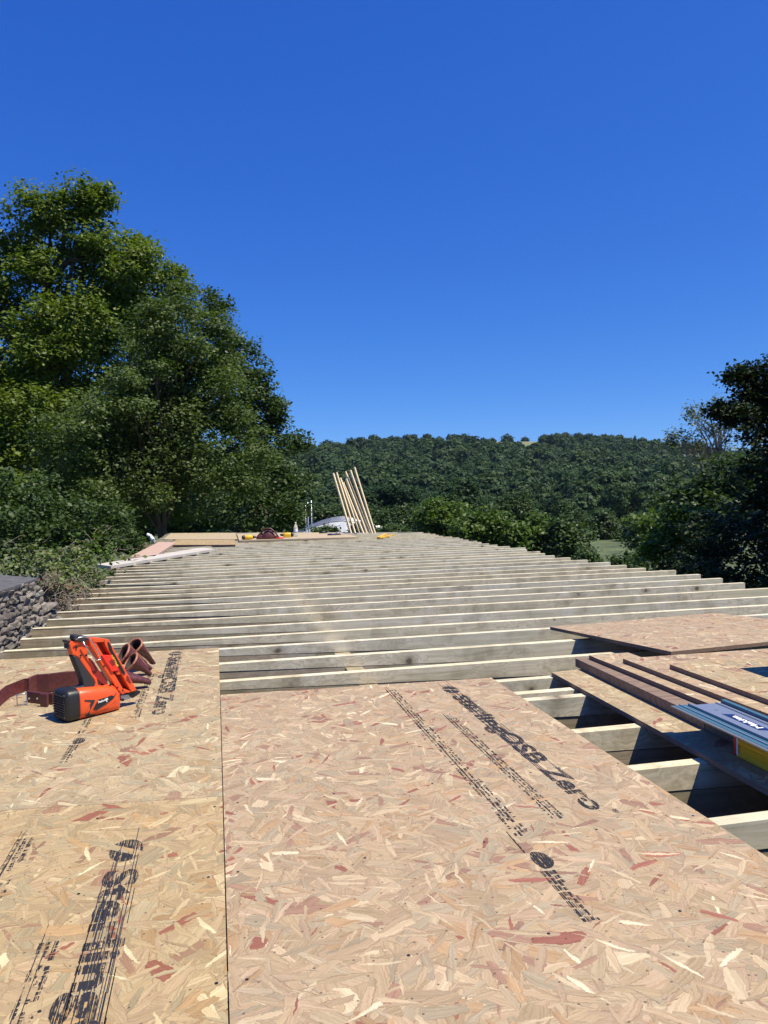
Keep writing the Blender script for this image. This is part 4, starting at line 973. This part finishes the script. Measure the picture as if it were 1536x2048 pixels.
pouch((228, 1384), (300, 1374), .060, .022, .046, .022, squash=.55, lip=False)
pb = onplane(290, 1372, T) - O; part('rivet', MB().tube([pb + Vector((0, -.022, .032)), pb + Vector((0, -.014, .032))], .005, 8), M['steel'], belt)

# ================================================================= THINGS AT THE FAR END
def b3(name, pts, z0, z1, mat, label, cat='board', zs=None):
    o0 = Vector((pts[0][0], pts[0][1], 0)); q = [(p[0] - o0.x, p[1] - o0.y) for p in pts]; n = len(q); zs = zs or [0] * n
    vs = [(p[0], p[1], z0 + zs[i]) for i, p in enumerate(q)] + [(p[0], p[1], z1 + zs[i]) for i, p in enumerate(q)]
    mb = MB().add(vs, [tuple(range(n - 1, -1, -1)), tuple(range(n, 2 * n))] + [(i, (i + 1) % n, (i + 1) % n + n, i + n) for i in range(n)])
    return tag(link(name, mb.mesh(name, mat), loc=o0), label, cat)
board('far_board', [(-.84, 14.55), (.33, 13.9), (.36, 15.6), (-.80, 16.4)], .001, .03, M['osb_y'], 'strand board sheet lying at the far left end of the joists')
b3('leather_brown_plank', [(-1.235, 11.66), (-.875, 11.66), (-.746, 15.157), (-1.083, 15.538)], .002, .04, M['pinkboard'], 'pinkish brown plank pointing along the far left of the roof', 'plank').name = 'plank'
b3('plank', [(-1.527, 10.547), (-1.30, 10.16), (-.022, 12.786), (-.227, 13.295)], .004, .040, M['whiteboard'], 'long pale plank laid diagonally over the left joist ends', 'plank')
b3('long_board', [(.434, 15.15), (2.738, 14.95), (2.70, 17.2), (.47, 18.2)], .002, .035, M['farboard'], 'long brown board under the drills at the far end', 'board')
b3('far_board_strip', [(-1.1, 17.0), (.43, 16.0), (.45, 19.0), (-1.1, 20.0)], .001, .014, M['farboard'], 'pale boards laid behind the far left sheet', 'board').name = 'far_decking'
# two cordless drills
def drill(px, py, z, rz, label, D=16.2):
    p = onplane(px, py, z); t = thing('cordless_drill', label, 'drill', p, rz)
    mb = MB().tube([(-.11, 0, .045), (-.10, 0, .045), (0, 0, .045), (.05, 0, .045)], [.028, .042, .045, .036], 12); part('motor_housing', mb, M['yellow'], t, True)
    part('chuck', MB().tube([(.05, 0, .045), (.09, 0, .045), (.12, 0, .045)], [.028, .026, .014], 10), M['black'], t, True)
    part('rear_cap', MB().tube([(-.155, 0, .045), (-.14, 0, .045), (-.105, 0, .045)], [.03, .04, .043], 12), M['black'], t, True)
    part('grip', MB().tube([(-.03, .02, .04), (-.05, .08, .036), (-.06, .15, .034)], [.024, .022, .026], 8), M['black'], t, True)
    part('battery', MB().box(-.12, 0, .14, .20, .0, .07), M['yellow'], t, bevel=.006)
    return t
drill(500, 1079, .036, .15, 'yellow cordless drill left of the maroon leather heap')
drill(572, 1074, .036, 2.9, 'yellow cordless drill between the leather heap and the bottle')
bg_ = onplane(533, 1078, .036); lb_ = thing('leather_pouch_heap', 'maroon leather pouches heaped between the two yellow drills', 'tool belt', bg_)
belt2 = lb_
for (dx, dy, h, r) in ((-.09, .02, .12, .10), (.04, 0, .17, .12), (.15, .05, .10, .09)):
    rg = [[(dx + r * k * math.cos(2 * PI * i / 12) * (1 + .15 * math.sin(3 * i)), dy + r * .6 * k * math.sin(2 * PI * i / 12), z) for i in range(12)] for z, k in ((0, 1.1), (h * .3, 1.15), (h * .7, .8), (h, .45))]
    part('pouch', MB().rings(rg), M['leather'], lb_, True)
part('strap', MB().tube([(-.12, 0, .1), (-.04, -.05, .2), (.08, -.06, .21), (.17, -.05, .13), (.24, -.06, .02)], .014, 6), M['leather'], lb_, True)
part('red_handle', MB().tube([(.18, -.12, .015), (.32, -.16, .02)], .014, 8), M['red'], lb_, True)
# water bottle
bt = thing('water_bottle', 'clear plastic water bottle standing behind the long brown board', 'bottle', onplane(592, 1076, .001))
tg = NT('clear_plastic'); tg.B(Base_Color=(.85, .92, .97), Roughness=.06, Transmission_Weight=.85, IOR=1.35)
prof = [(0, .036), (.01, .04), (.08, .041), (.10, .037), (.12, .041), (.20, .041), (.235, .034), (.262, .017), (.28, .0145)]
part('bottle_body', MB().rings([[(r * math.cos(2 * PI * i / 18), r * math.sin(2 * PI * i / 18), z * 1.08) for i in range(18)] for z, r in prof]), tg.mat, bt, True)
part('cap', MB().tube([(0, 0, .302), (0, 0, .325)], .017, 14), M['whitesheet'], bt, True)
part('label_band', MB().rings([[(.0418 * math.cos(2 * PI * i / 18), .0418 * math.sin(2 * PI * i / 18), z) for i in range(18)] for z in (.13, .20)], caps=(False, False)), M['whitesheet'], bt, True)
# hand tools
def handtool(px, py, rz, L, label, name, cat, hm):
    t = thing(name, label, cat, onplane(px, py, .036), rz)
    part('handle', MB().tube([(0, 0, .02), (L * .15, 0, .022), (L * .45, 0, .02)], [.016, .02, .015], 8), M[hm], t, True)
    part('shaft', MB().box(L * .45, L * .95, -.006, .006, .014, .022), M['zinc'], t)
    part('head', MB().box(L * .93, L, -.035, .035, .004, .032), M['zinc'], t, bevel=.003)
handtool(655, 1071, .05, .62, 'dark-handled hammer lying on the long brown board', 'hammer', 'hammer', 'navy')
handtool(638, 1067, -.25, .40, 'small dark hand tool behind the hammer', 'hand_tool', 'tool', 'black')
# folding yellow rule
fr_ = thing('folding_rule', 'yellow folding rule open on the far joists right of the battens', 'rule', onplane(757, 1077, .003))
q1, q2 = onplane(786, 1071, .003) - onplane(757, 1077, .003), onplane(772, 1070, .003) - onplane(757, 1077, .003)
for d_, lb in ((q1, 0), (q2, 1)):
    dd = d_.normalized(); nn = Vector((-dd.y, dd.x, 0)) * .035
    part('rule_leg', MB().hull8([tuple(v_) for v_ in ((nn * -1), d_ - nn, d_ + nn, nn, nn * -1 + Vector((0, 0, .02 + lb * .012)), d_ - nn + Vector((0, 0, .02 + lb * .012)), d_ + nn + Vector((0, 0, .02 + lb * .012)), nn + Vector((0, 0, .02 + lb * .012)))]), M['yellow'], fr_)
# leaning battens
bat = [((1112, 352), (1037, 100), 'leftmost of the pale battens leaning at the far end'), ((1130, 354), (1051, 97), 'second batten from the left, close beside the leftmost'), ((1150, 356), (1067, 120), 'shorter batten, third from the left in the leaning bunch'), ((1166, 357), (1080, 140), 'batten in the middle of the bunch with its top lowest'),
       ((1180, 357), (1093, 124), 'thick batten right of the middle of the leaning bunch'), ((1192, 356), (1089, 93), 'batten crossing behind the thick one in the leaning bunch'), ((1202, 354), (1110, 87), 'second batten from the right in the leaning bunch'), ((1213, 350), (1127, 74), 'tallest and rightmost batten of the leaning bunch')]
for i, (bt_, tp_, lb) in enumerate(bat):
    bx, by = 180 + bt_[0] / 2.133, 900 + bt_[1] / 2.133; tx, ty = 180 + tp_[0] / 2.133, 900 + tp_[1] / 2.133
    D0 = 17.55 + .03 * (i % 3); A_ = at(bx, by, D0); B_ = at(tx, ty, D0 + .5 + .05 * (i % 2)); d_ = (B_ - A_).normalized(); A_ = A_ - d_ * 2.2
    L = (B_ - A_).length; w = .022 if i != 4 else .028
    o = link('batten', MB().box(0, L, -w, w, -.012, .019).mesh('batten', M['batten'])); o.location = A_
    o.rotation_euler = d_.to_track_quat('X', 'Y').to_euler(); tag(o, lb, 'batten', 'pale battens leaning at the far end of the roof')
# white curved roof behind
D = 48
prof = [(565, 1080), (600, 1068), (614, 1060), (635, 1052), (660, 1045), (685, 1042), (705, 1046), (740, 1056), (775, 1066), (800, 1074)]
pt = thing('polytunnel', 'white curved polytunnel roof behind the battens', 'polytunnel', at(690, 1070, D))
o_ = pt.location; A = [at(x, y, D) - o_ for x, y in prof]; back = at(690, 1000, D + 9) - at(690, 1000, D); back.z = 0
lowA = [Vector((a_.x * .96, a_.y - 2.2, -.5 + (a_.z + .5) * .25)) for a_ in A]
part('cover', MB().rings([lowA + [A[-1] - Vector((0, 2.2, 3)), A[0] - Vector((0, 2.2, 3))], [a_ for a_ in A] + [A[-1] - Vector((0, 0, 3)), A[0] - Vector((0, 0, 3))], [a_ + back for a_ in A] + [A[-1] + back - Vector((0, 0, 3)), A[0] + back - Vector((0, 0, 3))]]), M['dullsheet'], pt)
for f in (0, .33, .66, 1):
    part('hoop', MB().tube([a_ + back * f + Vector((0, 0, .03)) for a_ in A], .05, 6), M['zinc'], pt, True)
for px, top, lb in ((617, 990, 'taller floodlight pole beyond the oak tree'), (624, 993, 'floodlight pole right beside the taller one'), (612, 1003, 'shortest of the floodlight poles at the tree edge')):
    b_ = at(px, 1068, 46); h_ = at(px, top, 46).z - b_.z; t = thing('light_pole', lb, 'lamp post', b_, group='floodlight poles beyond the roof')
    part('pole', MB().tube([(0, 0, -3), (0, 0, h_)], [.05, .035], 8), M['zinc'], t, True)
    part('lamp_head', MB().box(-.16, .1, -.08, .08, h_ - .02, h_ + .12), M['zinc'], t, bevel=.02)
# white curved offcut sticking out at the left end of the joists
wp = link('curved_pipe', MB().tube([at(294, 1068, 17.6), at(300, 1072, 17.6), at(305, 1078, 17.6), at(309, 1086, 17.6)], [.03, .045, .045, .04], 10).mesh('curved_pipe', M['whitesheet'], True)); tag(wp, 'short curved white pipe sticking up beyond the far left joist ends', 'pipe')

# ================================================================= STONE WALL
sw = thing('stone_wall', 'grey rubble stone wall with a dark flat coping at the left edge', 'wall', (-1.30, 5.0, -3.3))
O = sw.location
ZT = .30
def wl(u, v, z): return Vector((u, v, z)) - O
ca, cb = Vector((-1.42, 4.0, 0)), Vector((-1.27, 5.80, 0))
core = [(-1.46, 3.6), (-1.30, 5.74), (-1.62, 6.15), (-3.4, 6.3), (-3.4, 3.6)]
part('wall_core', MB().slab([(x - O.x, y - O.y) for x, y in core], 0, ZT + 3.3), M['mortar'], sw)
cop = [(-1.40, 3.55), (-1.235, 5.83), (-1.58, 6.22), (-3.4, 6.4), (-3.4, 3.55)]
cps = [[(-1.40, 3.55), (-1.295, 5.0), (-3.4, 5.2), (-3.4, 3.55)], [(-1.2945, 5.003), (-1.235, 5.83), (-1.58, 6.22), (-3.4, 6.4), (-3.4, 5.203)]]
for c_ in cps: part('coping_slab', MB().slab([(x - O.x, y - O.y) for x, y in c_], ZT + 3.3, ZT + 3.325), M['slate'], sw, bevel=.004)
stones = []
for i in range(8):
    g = random.Random(900 + i); bm = bmesh.new(); bmesh.ops.create_icosphere(bm, subdivisions=2, radius=1)
    for v in bm.verts:
        v.co = Vector([math.copysign(abs(c) ** .45, c) for c in v.co]); v.co *= 1 + g.uniform(-.2, .16)
    me = bpy.data.meshes.new('stone'); bm.to_mesh(me); bm.free(); me.materials.append(M['stone']); stones.append(me)
cnt = 0
def lay(p0, p1, z0, z1, rowh, top=None):
    global cnt
    L = (p1 - p0).length; d = (p1 - p0).normalized(); ang = math.atan2(d.y, d.x); z = z0
    while z < z1:
        h = rowh * rnd.uniform(.75, 1.25); s = rnd.uniform(-.05, 0)
        while s < L:
            w = rnd.uniform(.05, .17)
            p = p0 + d * (s + w / 2); zz = z + h / 2 + rnd.uniform(-.008, .008)
            if (top is None or zz < top(s / L)) and cnt < 298:
                o = link('stone', stones[rnd.randrange(8)], sw); o.location = Vector((p.x, p.y, zz)) - O
                o.scale = (w * .54, .05 * rnd.uniform(.7, 1.25), h * .54); o.rotation_euler = (rnd.uniform(-.15, .15), rnd.uniform(-.14, .14), ang + rnd.uniform(-.15, .15)); cnt += 1
            s += w * rnd.uniform(.95, 1.1)
        z += h
lay(Vector((-1.405, 4.35, 0)), Vector((-1.285, 5.76, 0)), -.30, ZT - .02, .046)
# ragged end of the wall beyond the corner
part('wall_core', MB().add([tuple(Vector(p) - O) for p in ((-1.36, 5.7, -3.3), (-1.22, 6.35, -3.3), (-1.75, 6.6, -3.3), (-1.75, 5.7, -3.3), (-1.36, 5.7, .2), (-1.22, 6.35, -.12), (-1.75, 6.6, -.1), (-1.75, 5.7, .26))], [(3, 2, 1, 0), (4, 5, 6, 7), (0, 1, 5, 4), (1, 2, 6, 5), (2, 3, 7, 6), (3, 0, 4, 7)]), M['mortar'], sw)
lay(Vector((-1.30, 5.80, 0)), Vector((-1.20, 6.35, 0)), -.25, .28, .05, top=lambda f: .24 - .32 * f)

# ivy bank beyond the wall
def ivy(name, label, lobes, mat, leaf, per, nl, spread, seed, twigs=60, tw_lob=None):
    b0 = Vector(lobes[0][0]); b0.z = -3.2; t = thing(name, label, 'bush', b0)
    c, n, k = crown_points(lobes, per, nl, spread, seed, inner=.2, flat=.8, shell=.3)
    link('foliage', leaf_mesh('foliage', c - np.array(b0), n, leaf, mat, .75, seed), t)
    mb = MB(); g = random.Random(seed)
    for i in range(twigs):
        (lc, lr) = (tw_lob or lobes)[g.randrange(len(tw_lob or lobes))]; p = Vector(lc) - b0 + Vector((g.gauss(0, .5), g.gauss(0, .5), g.gauss(0, .5))) * (lr if not hasattr(lr, '__len__') else lr[0]); pts_ = [p]
        dd = Vector((g.uniform(-1, 1), g.uniform(-1, 1), g.uniform(-.6, .6))).normalized()
        for _ in range(5):
            dd = (dd + Vector((g.uniform(-.6, .6), g.uniform(-.6, .6), g.uniform(-.7, .4)))).normalized(); pts_.append(pts_[-1] + dd * lr * .28 if not hasattr(lr, '__len__') else pts_[-1] + dd * lr[0] * .28)
        mb.tube(pts_, [.0028, .0026, .0024, .002, .0015, .001], 4, caps=False)
    mb.tube([(0, 0, 0), (0, 0, 3.1)], [.05, .02], 6)
    link('stems', mb.mesh('stems', M['paleb']), t); return t
dry = leafmat('dry_vine_leaf', (.09, .05, .03), (.20, .13, .07), .1, .2)
ivy('ivy_bush', 'sunlit ivy and bramble spilling over the end of the stone wall', [lob(130, 1155, 6.6, 30), lob(100, 1130, 7.0, 32), lob(150, 1125, 7.3, 34), lob(60, 1118, 7.2, 34), lob(160, 1160, 7.0, 22), lob(10, 1118, 7.0, 34), lob(185, 1150, 7.8, 20), lob(110, 1170, 6.4, 22)], L_ivy, .04, 90, 12, .045, 31, 100)
ivy('dry_vine', 'dry brown tangled vine hanging beside the left joist ends', [lob(112, 1190, 6.4, 26), lob(135, 1195, 6.6, 26), lob(158, 1180, 7.0, 22), lob(100, 1165, 6.3, 16), lob(125, 1215, 6.3, 22)], dry, .035, 26, 5, .05, 32, 420)
ivy('green_shrub', 'yellow green shrub tops left of the long pale plank', [lob(215, 1120, 11, 32), lob(180, 1125, 10, 30), lob(240, 1135, 10.5, 24), lob(150, 1105, 10, 32), lob(205, 1150, 9.6, 22)], L_bright, .07, 22, 9, .09, 33, 60)
ivy('dark_shrub', 'dark shrub under the left joist ends beyond the dry vine', [lob(200, 1170, 8.4, 26), lob(175, 1185, 7.8, 24), lob(225, 1160, 9.2, 22), lob(150, 1215, 7, 22)], L_dark, .06, 18, 9, .07, 34, 80)

# ================================================================= AIR
hz = NT('air_haze'); hz.t.nodes.remove(hz.bsdf)
pv = hz.t.nodes.new('ShaderNodeVolumePrincipled'); pv.inputs['Color'].default_value = (.55, .75, 1.0, 1); pv.inputs['Density'].default_value = .00006; pv.inputs['Anisotropy'].default_value = .3
hz.t.links.new(pv.outputs[0], hz.out.inputs['Volume'])
hb = link('haze', MB().box(-4600, 4600, -4600, 4600, -90, 85).mesh('haze', hz.mat)); hb['kind'] = 'stuff'; hb['label'] = 'thin summer haze in the valley air'
